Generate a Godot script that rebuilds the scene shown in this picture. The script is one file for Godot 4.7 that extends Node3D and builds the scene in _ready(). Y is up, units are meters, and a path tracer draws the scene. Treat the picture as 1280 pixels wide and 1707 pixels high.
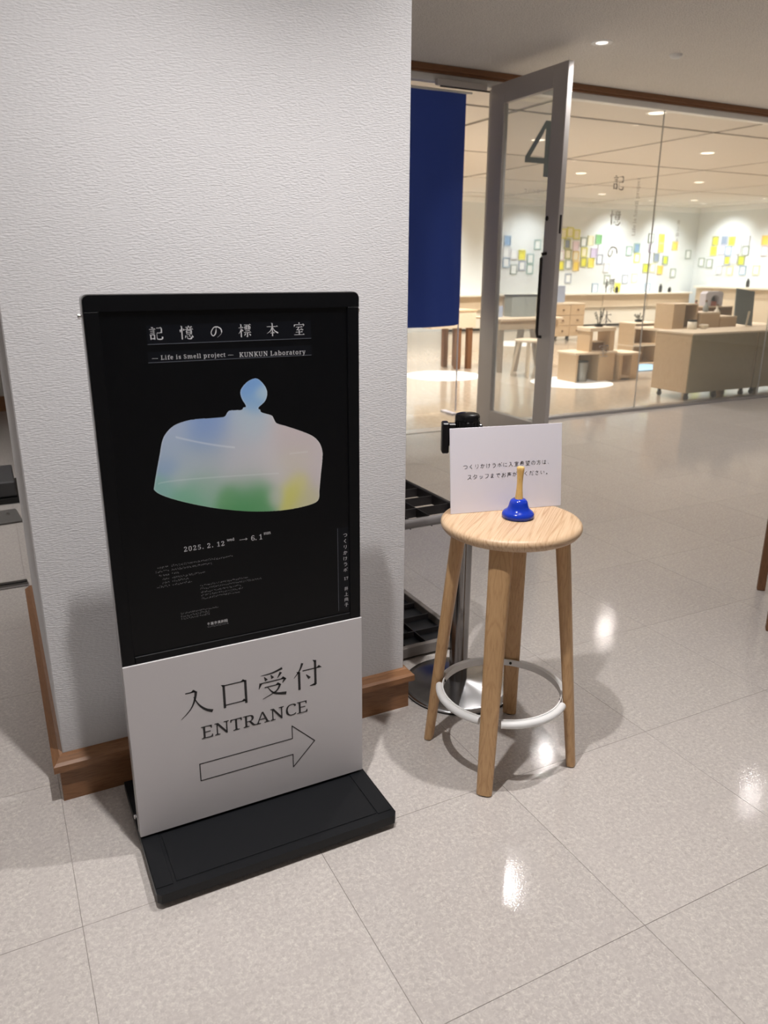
extends Node3D
# Museum lobby: poster sign stand by a wall pier, reception stool with a bell, glazed exhibition room behind.

var M := {}
var used := {}
var G := {}
const ORD := ["first", "second", "third", "fourth", "fifth", "sixth", "seventh", "eighth", "ninth", "tenth", "eleventh", "twelfth", "thirteenth"]

# ------------------------------------------------------------------ materials
func mat(key: String, col: Color, rough := 0.6, metal := 0.0) -> StandardMaterial3D:
	var m := StandardMaterial3D.new()
	m.resource_name = key
	m.albedo_color = col
	m.roughness = rough
	m.metallic = metal
	M[key] = m
	return m

func c8(r: float, g: float, b: float) -> Color:
	return Color(r / 255.0, g / 255.0, b / 255.0)

func noise(sd: int, freq: float, oct := 4, frac := FastNoiseLite.FRACTAL_FBM, warp := 0.0) -> FastNoiseLite:
	var n := FastNoiseLite.new()
	n.seed = sd
	n.frequency = freq
	n.noise_type = FastNoiseLite.TYPE_SIMPLEX_SMOOTH
	n.fractal_type = frac
	n.fractal_octaves = oct
	if warp > 0.0:
		n.domain_warp_enabled = true
		n.domain_warp_amplitude = warp
		n.domain_warp_frequency = freq * 1.7
	return n

func ntex(n: FastNoiseLite, ramp: Array, side := 512) -> NoiseTexture2D:
	var t := NoiseTexture2D.new()
	t.width = side
	t.height = side
	t.seamless = true
	t.seamless_blend_skirt = 0.15
	t.noise = n
	if ramp.size() > 0:
		var g := Gradient.new()
		var offs := PackedFloat32Array()
		var cols := PackedColorArray()
		for r in ramp:
			offs.append(r[0])
			cols.append(r[1])
		g.offsets = offs
		g.colors = cols
		t.color_ramp = g
	return t

func tri(m: StandardMaterial3D, scale: Vector3, world := false, offset := Vector3.ZERO) -> StandardMaterial3D:
	m.uv1_triplanar = true
	m.uv1_world_triplanar = world
	m.uv1_triplanar_sharpness = 8.0
	m.uv1_scale = scale
	m.uv1_offset = offset
	return m

func bump(m: StandardMaterial3D, t: Texture2D, cm: float) -> StandardMaterial3D:
	m.heightmap_enabled = true
	m.heightmap_texture = t
	m.heightmap_scale = cm
	return m

func wood(key: String, a: Color, b: Color, sd: int, scale: Vector3, rough := 0.45) -> StandardMaterial3D:
	var m := mat(key, Color.WHITE, rough)
	m.albedo_texture = ntex(noise(sd, 0.012, 3, FastNoiseLite.FRACTAL_PING_PONG, 14.0), [[0.0, b], [0.45, a.lerp(b, 0.35)], [1.0, a]])
	return tri(m, scale)

# ------------------------------------------------------------------ mesh helpers
func begin() -> SurfaceTool:
	var st := SurfaceTool.new()
	st.begin(Mesh.PRIMITIVE_TRIANGLES)
	return st

func face(st: SurfaceTool, pts: Array, out: Vector3) -> void:
	var n: Vector3 = (pts[1] - pts[0]).cross(pts[2] - pts[0])
	var flip := n.dot(out) > 0.0
	for i in range(1, pts.size() - 1):
		st.add_vertex(pts[0])
		if flip:
			st.add_vertex(pts[i + 1])
			st.add_vertex(pts[i])
		else:
			st.add_vertex(pts[i])
			st.add_vertex(pts[i + 1])

# chamfered box from its lowest to its highest corner
func bx(st: SurfaceTool, lo: Vector3, hi: Vector3, bevel := 0.002, tr := Transform3D()) -> void:
	st.set_smooth_group(-1)
	var c := (lo + hi) * 0.5
	var h := (hi - lo) * 0.5
	var b := minf(bevel, minf(h.x, minf(h.y, h.z)) * 0.45)
	var V := func(s: Vector3, ax: int) -> Vector3:
		var p := Vector3.ZERO
		for k in 3:
			p[k] = s[k] * (h[k] if k == ax else h[k] - b)
		return tr * (c + p)
	for ax in 3:
		var u := (ax + 1) % 3
		var v := (ax + 2) % 3
		for sg in [-1.0, 1.0]:
			var q := []
			for w in [[-1, -1], [1, -1], [1, 1], [-1, 1]]:
				var s := Vector3.ZERO
				s[ax] = sg
				s[u] = w[0]
				s[v] = w[1]
				q.append(V.call(s, ax))
			var o := Vector3.ZERO
			o[ax] = sg
			face(st, q, tr.basis * o)
		if b <= 0.0:
			continue
		for s1 in [-1.0, 1.0]:
			for s2 in [-1.0, 1.0]:
				var a := Vector3.ZERO
				a[u] = s1
				a[v] = s2
				var e := a
				a[ax] = -1.0
				e[ax] = 1.0
				var o2 := Vector3.ZERO
				o2[u] = s1
				o2[v] = s2
				face(st, [V.call(a, u), V.call(e, u), V.call(e, v), V.call(a, v)], tr.basis * o2)
	if b > 0.0:
		for i in 8:
			var s := Vector3(1 if i & 1 else -1, 1 if i & 2 else -1, 1 if i & 4 else -1)
			face(st, [V.call(s, 0), V.call(s, 1), V.call(s, 2)], tr.basis * s)

func lathe(st: SurfaceTool, prof: Array, segs := 32, tr := Transform3D(), sharp := 0.75) -> void:
	var grp := 1
	for i in prof.size() - 1:
		if i > 0:
			var d0: Vector2 = (prof[i] - prof[i - 1]).normalized()
			var d1: Vector2 = (prof[i + 1] - prof[i]).normalized()
			if d0.dot(d1) < sharp:
				grp += 1
		st.set_smooth_group(grp)
		var p: Vector2 = prof[i]
		var q: Vector2 = prof[i + 1]
		var nn := Vector2(q.y - p.y, -(q.x - p.x))
		for k in segs:
			var a0 := TAU * k / segs
			var a1 := TAU * (k + 1) / segs
			var am := (a0 + a1) * 0.5
			var o := tr.basis * Vector3(cos(am) * nn.x, nn.y, sin(am) * nn.x)
			var A := tr * Vector3(cos(a0) * p.x, p.y, sin(a0) * p.x)
			var B := tr * Vector3(cos(a1) * p.x, p.y, sin(a1) * p.x)
			var C := tr * Vector3(cos(a1) * q.x, q.y, sin(a1) * q.x)
			var D := tr * Vector3(cos(a0) * q.x, q.y, sin(a0) * q.x)
			if p.x < 1e-6:
				face(st, [A, C, D], o)
			elif q.x < 1e-6:
				face(st, [A, B, D], o)
			else:
				face(st, [A, B, C, D], o)

# loft of rings (arrays of points of equal length), closed round, capped
func loft(st: SurfaceTool, rings: Array, closed := false) -> void:
	var nr := rings.size()
	var n: int = rings[0].size()
	st.set_smooth_group(1)
	for r in (nr if closed else nr - 1):
		var a: Array = rings[r]
		var b: Array = rings[(r + 1) % nr]
		var mid := Vector3.ZERO
		for p in a:
			mid += p
		for p in b:
			mid += p
		mid /= 2.0 * n
		for k in n:
			var j := (k + 1) % n
			var cc: Vector3 = (a[k] + a[j] + b[k] + b[j]) * 0.25
			face(st, [a[k], a[j], b[j], b[k]], cc - mid)
	if not closed:
		st.set_smooth_group(-1)
		var f := Vector3.ZERO
		var l := Vector3.ZERO
		for p in rings[0]:
			f += p
		for p in rings[nr - 1]:
			l += p
		face(st, rings[0], f - l)
		face(st, rings[nr - 1], l - f)

func tube(st: SurfaceTool, path: Array, r: float, segs := 12, closed := false, r2 := -1.0) -> void:
	var rings := []
	var up := Vector3.UP
	var n := path.size()
	for i in n:
		var d: Vector3
		if closed:
			d = path[(i + 1) % n] - path[(i - 1 + n) % n]
		else:
			d = path[mini(i + 1, n - 1)] - path[maxi(i - 1, 0)]
		d = d.normalized()
		var ref := up
		if absf(d.dot(ref)) > 0.95:
			ref = Vector3.RIGHT
		var x := d.cross(ref).normalized()
		var y := x.cross(d).normalized()
		var rr := r
		if r2 >= 0.0:
			rr = lerpf(r, r2, float(i) / (n - 1))
		var ring := []
		for k in segs:
			var a := TAU * k / segs
			ring.append(path[i] + x * cos(a) * rr + y * sin(a) * rr)
		rings.append(ring)
	loft(st, rings, closed)

# polygon (counterclockwise or clockwise, convex or not) pulled along an axis
func prism(st: SurfaceTool, poly: PackedVector2Array, depth: float, tr := Transform3D()) -> void:
	st.set_smooth_group(-1)
	var idx := Geometry2D.triangulate_polygon(poly)
	for s in [0.0, 1.0]:
		var o := tr.basis * Vector3(0, 0, 1.0 if s > 0.5 else -1.0)
		for i in range(0, idx.size(), 3):
			var q := []
			for k in 3:
				var p := poly[idx[i + k]]
				q.append(tr * Vector3(p.x, p.y, s * depth))
			face(st, q, o)
	var ccw := not Geometry2D.is_polygon_clockwise(poly)
	for i in poly.size():
		var p := poly[i]
		var q := poly[(i + 1) % poly.size()]
		var nn := Vector2(q.y - p.y, -(q.x - p.x)) * (1.0 if ccw else -1.0)
		face(st, [tr * Vector3(p.x, p.y, 0), tr * Vector3(q.x, q.y, 0), tr * Vector3(q.x, q.y, depth), tr * Vector3(p.x, p.y, depth)], tr.basis * Vector3(nn.x, nn.y, 0))

func put(called: String, st: SurfaceTool, m: Material, parent: Node, at := Vector3.ZERO) -> MeshInstance3D:
	st.generate_normals()
	var o := MeshInstance3D.new()
	o.mesh = st.commit()
	o.material_override = m
	return hang(o, called, parent, at)

func hang(o: MeshInstance3D, called: String, parent: Node, at := Vector3.ZERO) -> MeshInstance3D:
	o.name = numbered(called) if parent == self else called
	parent.add_child(o, true)
	o.position = at
	o.cast_shadow = GeometryInstance3D.SHADOW_CASTING_SETTING_ON
	return o

func box_part(called: String, lo: Vector3, hi: Vector3, m: Material, parent: Node, bevel := 0.002) -> MeshInstance3D:
	var st := begin()
	bx(st, lo, hi, bevel)
	return put(called, st, m, parent)

func lathe_part(called: String, prof: Array, m: Material, parent: Node, at := Vector3.ZERO, segs := 32, tr := Transform3D()) -> MeshInstance3D:
	var st := begin()
	lathe(st, prof, segs, tr)
	return put(called, st, m, parent, at)

func numbered(called: String) -> String:
	if not used.has(called):
		used[called] = 0
		return called
	used[called] += 1
	return "%s_%03d" % [called, used[called]]

func tag(o: Node, label: String, category: String, group := "") -> Node:
	o.set_meta("label", label)
	o.set_meta("category", category)
	if group != "":
		o.set_meta("group", group)
	return o

func thing(called: String, label: String, category: String, at: Vector3, turn := 0.0, group := "") -> Node3D:
	var o := Node3D.new()
	o.name = numbered(called)
	add_child(o)
	o.position = at
	o.rotation.y = turn
	tag(o, label, category, group)
	return o

func struct(o: Node) -> Node:
	o.set_meta("kind", "structure")
	return o

# ------------------------------------------------------------------ lettering
func glyphs() -> void:
	# strokes on a 100 x 100 grid, y down; a stroke that begins with c is a smooth curve
	G = {
		"入": ["20 13 52 13", "c 52 13 47 40 32 70 2 98", "c 44 30 58 60 78 82 99 93"],
		"口": ["14 12 14 96", "14 14 86 14", "86 12 86 96", "14 86 86 86"],
		"受": ["c 85 3 50 12 12 14", "24 20 31 34", "46 18 52 31", "80 16 68 34", "12 40 5 60", "12 41 94 41", "94 41 84 56", "24 58 76 58", "c 76 58 62 80 16 98", "c 34 60 56 86 96 96"],
		"付": ["c 34 4 24 28 4 52", "22 34 22 98", "34 32 98 32", "78 4 78 92", "78 90 58 92", "46 48 58 64"],
		"記": ["18 5 30 11", "4 20 46 20", "10 33 40 33", "10 46 40 46", "12 58 12 92", "12 58 38 58", "38 58 38 92", "12 86 38 86", "54 12 90 12", "90 12 90 46", "56 46 90 46", "c 56 46 56 80 62 90 90 90 94 74"],
		"憶": ["16 4 16 98", "6 28 4 48", "26 22 32 34", "66 2 66 10", "44 12 92 12", "54 16 58 26", "80 16 76 26", "38 28 98 28", "50 36 50 62", "50 36 86 36", "86 36 86 62", "50 49 86 49", "50 61 86 61", "44 72 38 90", "c 54 70 56 92 64 95 82 94 84 82", "68 68 74 78", "88 70 96 86"],
		"の": ["c 52 18 46 60 28 80 14 68 14 48 34 20 62 16 88 34 88 66 58 92"],
		"標": ["4 28 40 28", "22 4 22 98", "c 22 30 16 54 2 72", "24 36 36 52", "46 8 98 8", "52 20 52 40", "52 20 92 20", "92 20 92 40", "52 40 92 40", "64 8 64 40", "80 8 80 40", "54 52 90 52", "44 64 98 64", "71 64 71 96", "71 96 62 92", "56 72 46 88", "84 72 96 86"],
		"本": ["6 26 94 26", "50 2 50 98", "c 48 28 34 58 4 78", "c 52 28 66 56 96 76", "34 74 66 74"],
		"室": ["50 2 50 14", "12 18 8 34", "12 18 90 18", "90 18 84 32", "24 36 76 36", "c 46 38 38 52 26 58", "26 58 78 55", "64 46 82 60", "22 74 78 74", "50 62 50 94", "8 94 92 94"],
		"つ": ["c 8 34 40 24 76 26 92 46 76 74 36 84"], "く": ["c 66 8 46 32 26 50 48 70 70 94"],
		"り": ["c 30 12 24 40 30 62", "c 70 10 78 36 72 70 44 96"],
		"か": ["c 8 36 46 28 66 34 60 78 44 90 36 80", "c 40 8 32 50 8 90", "76 22 94 50"],
		"け": ["c 18 10 12 50 18 92", "38 34 92 34", "c 70 8 74 60 52 96"],
		"ラ": ["22 14 78 14", "14 38 86 38", "c 86 38 74 72 34 96"],
		"ボ": ["8 34 80 34", "46 10 46 92", "24 52 8 76", "68 52 86 74", "82 6 88 18", "94 2 100 14"],
		"に": ["c 16 12 10 50 18 90", "44 28 84 26", "c 44 70 56 84 90 80"],
		"希": ["26 4 78 22", "c 74 4 50 14 20 22", "6 32 94 32", "c 40 24 30 44 6 62", "24 50 24 84", "24 50 80 50", "80 50 80 82", "52 38 52 98"],
		"望": ["22 2 22 10", "4 12 44 12", "14 14 14 42", "14 42 42 40", "c 56 6 54 30 44 46", "56 6 90 6", "90 6 90 44", "56 18 88 18", "56 30 88 30", "14 60 86 60", "22 76 78 76", "50 60 50 94", "6 94 94 94"],
		"方": ["50 2 50 16", "6 22 94 22", "c 42 24 38 62 8 94", "44 46 80 46", "c 80 46 78 84 70 92 58 88"],
		"は": ["c 14 10 8 50 16 92", "40 30 92 30", "c 70 8 70 50 70 78 50 92 40 78 60 68 92 88"],
		"、": ["12 74 26 92"], "。": ["c 24 72 34 82 24 92 14 82 24 72"],
		"ス": ["18 14 78 14", "c 78 14 60 60 8 94", "54 54 90 92"],
		"タ": ["c 40 4 28 30 6 50", "36 22 84 22", "c 84 22 70 70 20 96", "30 46 62 66"],
		"ッ": ["24 42 32 60", "46 38 54 56", "c 84 40 74 76 38 94"],
		"フ": ["16 16 86 16", "c 86 16 74 66 22 94"],
		"ま": ["16 24 84 24", "20 46 80 46", "c 50 6 50 50 52 76 34 92 22 78 44 70 82 90"],
		"で": ["8 24 90 16", "c 90 16 44 40 46 80 78 90", "76 38 82 50", "90 34 96 46"],
		"お": ["10 32 62 32", "c 36 8 36 50 36 86 16 90 12 72 46 52 82 52 86 80 60 92", "76 14 92 32"],
		"声": ["8 14 92 14", "50 2 50 32", "20 32 80 32", "18 46 84 46", "84 46 84 64", "18 64 84 64", "50 46 50 64", "c 18 46 20 76 6 98"],
		"が": ["c 6 36 42 28 60 34 56 78 40 90 32 80", "c 36 10 28 50 6 90", "70 34 86 60", "80 8 86 22", "92 4 98 16"],
		"だ": ["8 26 54 26", "c 34 6 26 50 8 92", "54 50 86 48", "c 54 74 64 88 92 84", "76 14 82 26", "90 10 96 22"],
		"さ": ["14 28 86 24", "c 44 4 54 36 72 58", "c 26 62 28 88 50 92 74 90"],
		"い": ["c 14 18 14 60 30 80 38 70", "c 72 24 84 40 88 66"],
		"井": ["8 28 92 28", "4 60 96 60", "34 6 34 62", "c 34 60 30 84 14 96", "68 6 68 96"],
		"上": ["50 6 50 92", "50 42 82 42", "6 92 94 92"],
		"尚": ["50 2 50 24", "22 8 30 20", "78 8 70 20", "12 30 12 96", "12 30 88 30", "88 30 88 96", "34 48 34 76", "34 48 66 48", "66 48 66 76", "34 74 66 74"],
		"子": ["20 12 78 12", "78 12 50 36", "c 50 36 54 70 52 92 36 90", "6 48 94 48"],
		"千": ["c 76 6 52 14 18 18", "6 46 94 46", "50 14 50 98"],
		"葉": ["6 16 94 16", "32 4 32 24", "66 4 66 24", "10 36 90 36", "28 26 28 54", "52 26 52 54", "74 26 74 54", "28 54 84 54", "6 66 94 66", "50 56 50 98", "48 68 6 92", "52 68 94 92"],
		"市": ["50 2 50 20", "6 22 94 22", "22 38 22 82", "22 38 78 38", "78 38 78 80", "50 22 50 98"],
		"美": ["32 4 40 16", "70 4 62 16", "16 20 84 20", "22 34 78 34", "8 48 92 48", "50 20 50 48", "12 66 90 66", "c 50 50 46 76 8 96", "52 66 94 96"],
		"術": ["22 4 4 30", "24 24 4 56", "18 42 18 98", "30 34 62 34", "46 8 46 96", "44 36 28 74", "50 40 60 60", "52 12 60 22", "70 20 98 20", "68 44 98 44", "84 44 84 94"],
		"館": ["24 4 4 30", "24 4 44 24", "12 34 40 34", "12 34 12 90", "12 90 40 84", "40 34 40 62", "12 48 40 48", "12 62 40 62", "70 2 70 10", "52 12 96 12", "58 28 58 96", "58 28 90 28", "90 28 90 50", "58 50 90 50", "58 66 92 66", "92 66 92 96", "58 94 92 94"],
		"日": ["24 8 24 94", "24 8 76 8", "76 8 76 94", "24 50 76 50", "24 92 76 92"],
		"月": ["c 28 8 28 60 12 96", "28 8 78 8", "78 8 78 94", "28 34 78 34", "28 60 78 60"],
		"水": ["50 4 50 94", "10 32 40 32", "c 40 32 30 66 6 88", "c 52 30 66 60 94 88", "84 22 58 44"],
		"主": ["46 2 54 12", "12 22 88 22", "18 54 82 54", "50 22 50 92", "6 92 94 92"],
		"一": ["8 50 92 50"],
	}

func ribbon(st: SurfaceTool, pts: Array, wid: Array, tr: Transform3D) -> void:
	var n := pts.size()
	var L := []
	var R := []
	for i in n:
		var d: Vector2 = (pts[mini(i + 1, n - 1)] - pts[maxi(i - 1, 0)]).normalized()
		var s := Vector2(-d.y, d.x) * float(wid[i]) * 0.5
		L.append(tr * Vector3(pts[i].x + s.x, pts[i].y + s.y, 0))
		R.append(tr * Vector3(pts[i].x - s.x, pts[i].y - s.y, 0))
	for i in n - 1:
		face(st, [L[i], R[i], R[i + 1], L[i + 1]], tr.basis.z)

# one glyph with its upper left corner at (x, y), y up
func draw_glyph(st: SurfaceTool, ch: String, x: float, y: float, size: float, thick: float, thin: float, tr: Transform3D, serif := false) -> void:
	if not G.has(ch):
		return
	for stroke in G[ch]:
		var t: PackedStringArray = stroke.split(" ", false)
		var curved: bool = t[0] == "c"
		var k := 1 if curved else 0
		var raw := []
		while k + 1 < t.size():
			raw.append(Vector2(x + float(t[k]) / 100.0 * size, y - float(t[k + 1]) / 100.0 * size))
			k += 2
		var pts := raw
		if curved and raw.size() > 2:
			pts = []
			for i in raw.size() - 1:
				var p0: Vector2 = raw[maxi(i - 1, 0)]
				var p3: Vector2 = raw[mini(i + 2, raw.size() - 1)]
				for s in 5:
					pts.append(raw[i].cubic_interpolate(raw[i + 1], p0, p3, s / 5.0))
			pts.append(raw[raw.size() - 1])
		var wid := []
		var n := pts.size()
		var dot: bool = raw[0].distance_to(raw[raw.size() - 1]) < size * 0.28 and not curved
		for i in n:
			var d: Vector2 = (pts[mini(i + 1, n - 1)] - pts[maxi(i - 1, 0)]).normalized()
			var w := lerpf(thin, thick, clampf(absf(d.y) * 1.15, 0.0, 1.0))
			var f := float(i) / (n - 1)
			if serif and curved:
				if d.x < -0.1:
					w = lerpf(thick * 1.05, thin * 0.35, f)
				else:
					w = lerpf(thin * 0.5, thick * 1.35, f)
			if serif and dot:
				w = lerpf(thin * 0.6, thick * 1.3, f) if d.x > 0.0 else lerpf(thick * 1.2, thin * 0.5, f)
			wid.append(w)
		ribbon(st, pts, wid, tr)
		if serif and not curved and not dot and raw.size() == 2:
			var dd: Vector2 = (raw[1] - raw[0]).normalized()
			var e: Vector2 = raw[1]
			var b: Vector2 = raw[0]
			if absf(dd.y) < 0.3 and dd.x > 0.0:
				face(st, [tr * Vector3(e.x + thin, e.y - thin * 0.5, 0), tr * Vector3(e.x - thick * 0.9, e.y + thick * 1.0, 0), tr * Vector3(e.x - thick * 2.0, e.y, 0)], tr.basis.z)
			elif absf(dd.y) > 0.9:
				face(st, [tr * Vector3(b.x - thick * 1.1, b.y + thin * 0.9, 0), tr * Vector3(b.x + thick * 0.5, b.y, 0), tr * Vector3(b.x - thick * 0.5, b.y - thick * 0.6, 0)], tr.basis.z)

func write(parent: Node, text: String, x: float, ymid: float, size: float, pitch: float, weight: float, m: Material, tr: Transform3D, serif := false, down := false) -> MeshInstance3D:
	var o: MeshInstance3D
	for i in text.length():
		var px := x if down else x + pitch * i
		var py := ymid - pitch * i if down else ymid
		var st := begin()
		st.set_smooth_group(-1)
		draw_glyph(st, text[i], px - size * 0.5, py + size * 0.5, size, size * weight, size * weight * (0.45 if serif else 0.8), tr, serif)
		o = put("character", st, m, parent)
	return o

# Latin text fitted between x0 and x1 (and between y0 and y1 when h is given)
func latin(parent: Node, text: String, fontname: String, x0: float, x1: float, ymid: float, h: float, m: Material, tr: Transform3D, gap := 0) -> MeshInstance3D:
	var f := SystemFont.new()
	f.font_names = PackedStringArray([fontname])
	var t := TextMesh.new()
	var fv := FontVariation.new()
	fv.base_font = f
	fv.spacing_glyph = gap
	t.font = fv
	t.text = text
	t.font_size = 48
	t.pixel_size = 0.01
	t.depth = 0.001
	t.curve_step = 1.0
	var box := t.get_aabb()
	var sx := (x1 - x0) / box.size.x
	var sy := sx if h <= 0.0 else h / box.size.y
	var am := ArrayMesh.new()
	var arr := t.surface_get_arrays(0)
	am.add_surface_from_arrays(Mesh.PRIMITIVE_TRIANGLES, arr)
	var o := MeshInstance3D.new()
	o.mesh = am
	o.material_override = m
	o.name = "lettering"
	parent.add_child(o, true)
	var cc := box.get_center()
	o.transform = tr * Transform3D(Basis.from_scale(Vector3(sx, sy, 0.3)), Vector3((x0 + x1) * 0.5 - cc.x * sx, ymid - cc.y * sy, 0.0))
	return o

# ------------------------------------------------------------------ lamps
func lamp_shape(r: float, lens := 0.66) -> Array:
	var ring := begin()
	lathe(ring, [Vector2(r * (lens - 0.02), 0.0), Vector2(r * (lens + 0.02), -0.005), Vector2(r * 1.15, -0.004), Vector2(r * 1.2, 0.0)], 28)
	ring.generate_normals()
	var disc := begin()
	lathe(disc, [Vector2(r * lens, -0.001), Vector2(r * 0.4, -0.0022), Vector2(0.0, -0.0025)], 24)
	disc.generate_normals()
	return [ring.commit(), disc.commit()]

func downlight(shape: Array, x: float, y: float, z: float, energy: float, col: Color, angle: float, label: String, group: String, glow: Material, aim := Vector3.DOWN, size := 0.03) -> Node3D:
	var t := thing("recessed_downlight", label, "ceiling light", Vector3(x, y, z), 0.0, group)
	var a := MeshInstance3D.new()
	a.mesh = shape[0]
	a.material_override = M.white_paint
	hang(a, "trim_ring", t)
	var b := MeshInstance3D.new()
	b.mesh = shape[1]
	b.material_override = glow
	hang(b, "lamp_lens", t)
	var s := SpotLight3D.new()
	s.name = "spot"
	t.add_child(s, true)
	s.position = Vector3(0, -0.02, 0)
	s.basis = Basis.looking_at(aim.normalized(), Vector3.FORWARD)
	s.spot_angle = angle
	s.spot_angle_attenuation = 1.0
	s.spot_range = 16.0
	s.spot_attenuation = 2.0
	s.light_energy = energy
	s.light_color = col
	s.light_size = size
	s.shadow_enabled = true
	return t

func make_materials() -> void:
	# floor: marbled vinyl tile in three cuts
	var fine := ntex(noise(11, 0.011, 3, FastNoiseLite.FRACTAL_FBM), [], 512)
	var marble := ntex(noise(21, 0.022, 6, FastNoiseLite.FRACTAL_FBM, 60.0), [[0.0, c8(178, 172, 168)], [0.3, c8(195, 189, 186)], [0.52, c8(200, 194, 191)], [0.7, c8(206, 201, 197)], [1.0, c8(226, 222, 213)]], 1024)
	var streak := ntex(noise(31, 0.016, 3, FastNoiseLite.FRACTAL_RIDGED, 45.0), [[0.0, Color(0.62, 0.595, 0.58, 0.5)], [0.16, Color(0.64, 0.61, 0.60, 0.0)], [0.74, Color(0.84, 0.825, 0.80, 0.0)], [0.86, Color(0.85, 0.835, 0.80, 0.5)], [1.0, Color(0.88, 0.87, 0.82, 0.75)]], 1024)
	for i in 3:
		var m := mat("vinyl_tile_%d" % i, [Color(0.93, 0.925, 0.92), Color(0.92, 0.914, 0.91), Color(0.94, 0.934, 0.93)][i], 0.07)
		m.metallic_specular = 0.5
		m.albedo_texture = marble
		m.detail_enabled = true
		m.detail_albedo = streak
		m.detail_blend_mode = BaseMaterial3D.BLEND_MODE_MIX
		m.detail_uv_layer = BaseMaterial3D.DETAIL_UV_1
		tri(m, Vector3(2.9, 2.9, 2.9), true, Vector3(0.37 * i, 0.0, 0.61 * i))
		bump(m, ntex(noise(41 + i, 0.05, 2), [], 1024), 0.008)
	mat("floor_bed", c8(140, 132, 126), 0.8)
	var lf := mat("room_floor", c8(206, 194, 178), 0.12)
	lf.albedo_texture = ntex(noise(23, 0.02, 4, FastNoiseLite.FRACTAL_FBM, 18.0), [[0.0, c8(205, 198, 190)], [1.0, c8(240, 236, 230)]], 512)
	tri(lf, Vector3(1.3, 1.3, 1.3), true)
	bump(lf, fine, 0.004)
	# wallpaper
	var wp := mat("wallpaper", c8(200, 199, 201), 0.72)
	tri(wp, Vector3(1.7, 5.2, 1.7), true)
	bump(wp, ntex(noise(51, 0.035, 4, FastNoiseLite.FRACTAL_FBM, 10.0), [], 1024), 0.095)
	# ceilings
	var ce := mat("ceiling_board", c8(246, 243, 238), 0.95)
	ce.albedo_texture = ntex(noise(61, 0.06, 4), [[0.0, c8(160, 156, 152)], [0.45, c8(238, 236, 234)], [1.0, c8(255, 255, 255)]], 512)
	tri(ce, Vector3(3.0, 3.0, 3.0), true)
	bump(ce, ntex(noise(62, 0.06, 3), [], 512), 0.3)
	mat("room_ceiling", c8(216, 209, 200), 0.85)
	mat("ceiling_groove", c8(112, 104, 96), 0.9)
	mat("room_wall", c8(228, 231, 230), 0.8)
	mat("lobby_wall", c8(214, 212, 208), 0.8)
	mat("white_paint", c8(236, 236, 234), 0.5)
	mat("white_panel", c8(198, 195, 198), 0.42)
	mat("white_card", c8(212, 209, 218), 0.6)
	mat("black_print", c8(22, 20, 24), 0.5)
	mat("grey_print", c8(196, 196, 200), 0.5)
	mat("band_print", c8(12, 14, 20), 0.3).metallic_specular = 0.3
	mat("line_print", c8(84, 88, 98), 0.4)
	mat("glass_print", c8(176, 172, 168), 0.6)
	mat("number_print", c8(112, 114, 106), 0.55)
	mat("black_frame", c8(5, 6, 9), 0.4).metallic_specular = 0.3
	mat("black_base", c8(13, 15, 19), 0.42).metallic_specular = 0.4
	mat("rubber", c8(20, 20, 20), 0.8)
	mat("aluminium", c8(192, 192, 194), 0.32, 0.9)
	mat("door_aluminium", c8(196, 191, 188), 0.42, 0.15)
	mat("steel", c8(176, 176, 178), 0.18, 1.0)
	mat("tube_steel", c8(142, 140, 140), 0.2, 1.0)
	mat("chrome", c8(214, 214, 216), 0.08, 1.0)
	mat("grey_tube", c8(122, 118, 118), 0.4, 0.4)
	mat("dark_grid", c8(44, 41, 42), 0.5, 0.2)
	mat("tray_frame", c8(128, 122, 118), 0.5, 0.4)
	mat("tray_black", c8(20, 22, 26), 0.4)
	mat("gloss_black", c8(10, 10, 11), 0.25)
	mat("bell_blue", c8(18, 52, 172), 0.16)
	mat("ring_white", c8(226, 226, 226), 0.4)
	mat("dark_handle", c8(52, 48, 46), 0.4, 0.5)
	var gl := mat("glass", Color(0.93, 0.97, 0.95, 0.06), 0.02)
	gl.transparency = BaseMaterial3D.TRANSPARENCY_ALPHA
	var gd := mat("door_glass", Color(0.80, 0.88, 0.84, 0.16), 0.02)
	gd.transparency = BaseMaterial3D.TRANSPARENCY_ALPHA
	var cloth := mat("indigo_cloth", c8(66, 94, 190), 0.85)
	cloth.rim_enabled = true
	cloth.rim = 0.25
	cloth.rim_tint = 0.6
	cloth.backlight_enabled = true
	cloth.backlight = Color(0.08, 0.14, 0.4)
	tri(bump(cloth, ntex(noise(71, 0.2, 2), [], 256), 0.03), Vector3(20, 20, 20))
	# woods
	wood("ash_seat", c8(212, 184, 152), c8(168, 130, 96), 81, Vector3(9.0, 3.0, 0.3), 0.42)
	wood("ash_leg", c8(202, 164, 120), c8(172, 132, 90), 82, Vector3(11.0, 1.1, 11.0), 0.45)
	wood("maple_handle", c8(226, 190, 122), c8(206, 166, 96), 83, Vector3(30, 3, 30), 0.4)
	wood("skirting_wood", c8(146, 104, 70), c8(116, 78, 50), 84, Vector3(1.0, 14.0, 14.0), 0.42)
	wood("skirting_wood_side", c8(146, 104, 70), c8(116, 78, 50), 84, Vector3(14.0, 14.0, 1.0), 0.42)
	wood("trim_wood", c8(140, 98, 66), c8(112, 74, 46), 85, Vector3(0.6, 14.0, 14.0), 0.5)
	wood("oak", c8(206, 180, 146), c8(186, 158, 124), 86, Vector3(5.0, 0.8, 5.0), 0.5)
	wood("oak_shaded", c8(146, 130, 100), c8(126, 110, 82), 87, Vector3(4.0, 0.7, 4.0), 0.5)  # oak of the counter fronts, darkened to carry their shade in the colour
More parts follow.
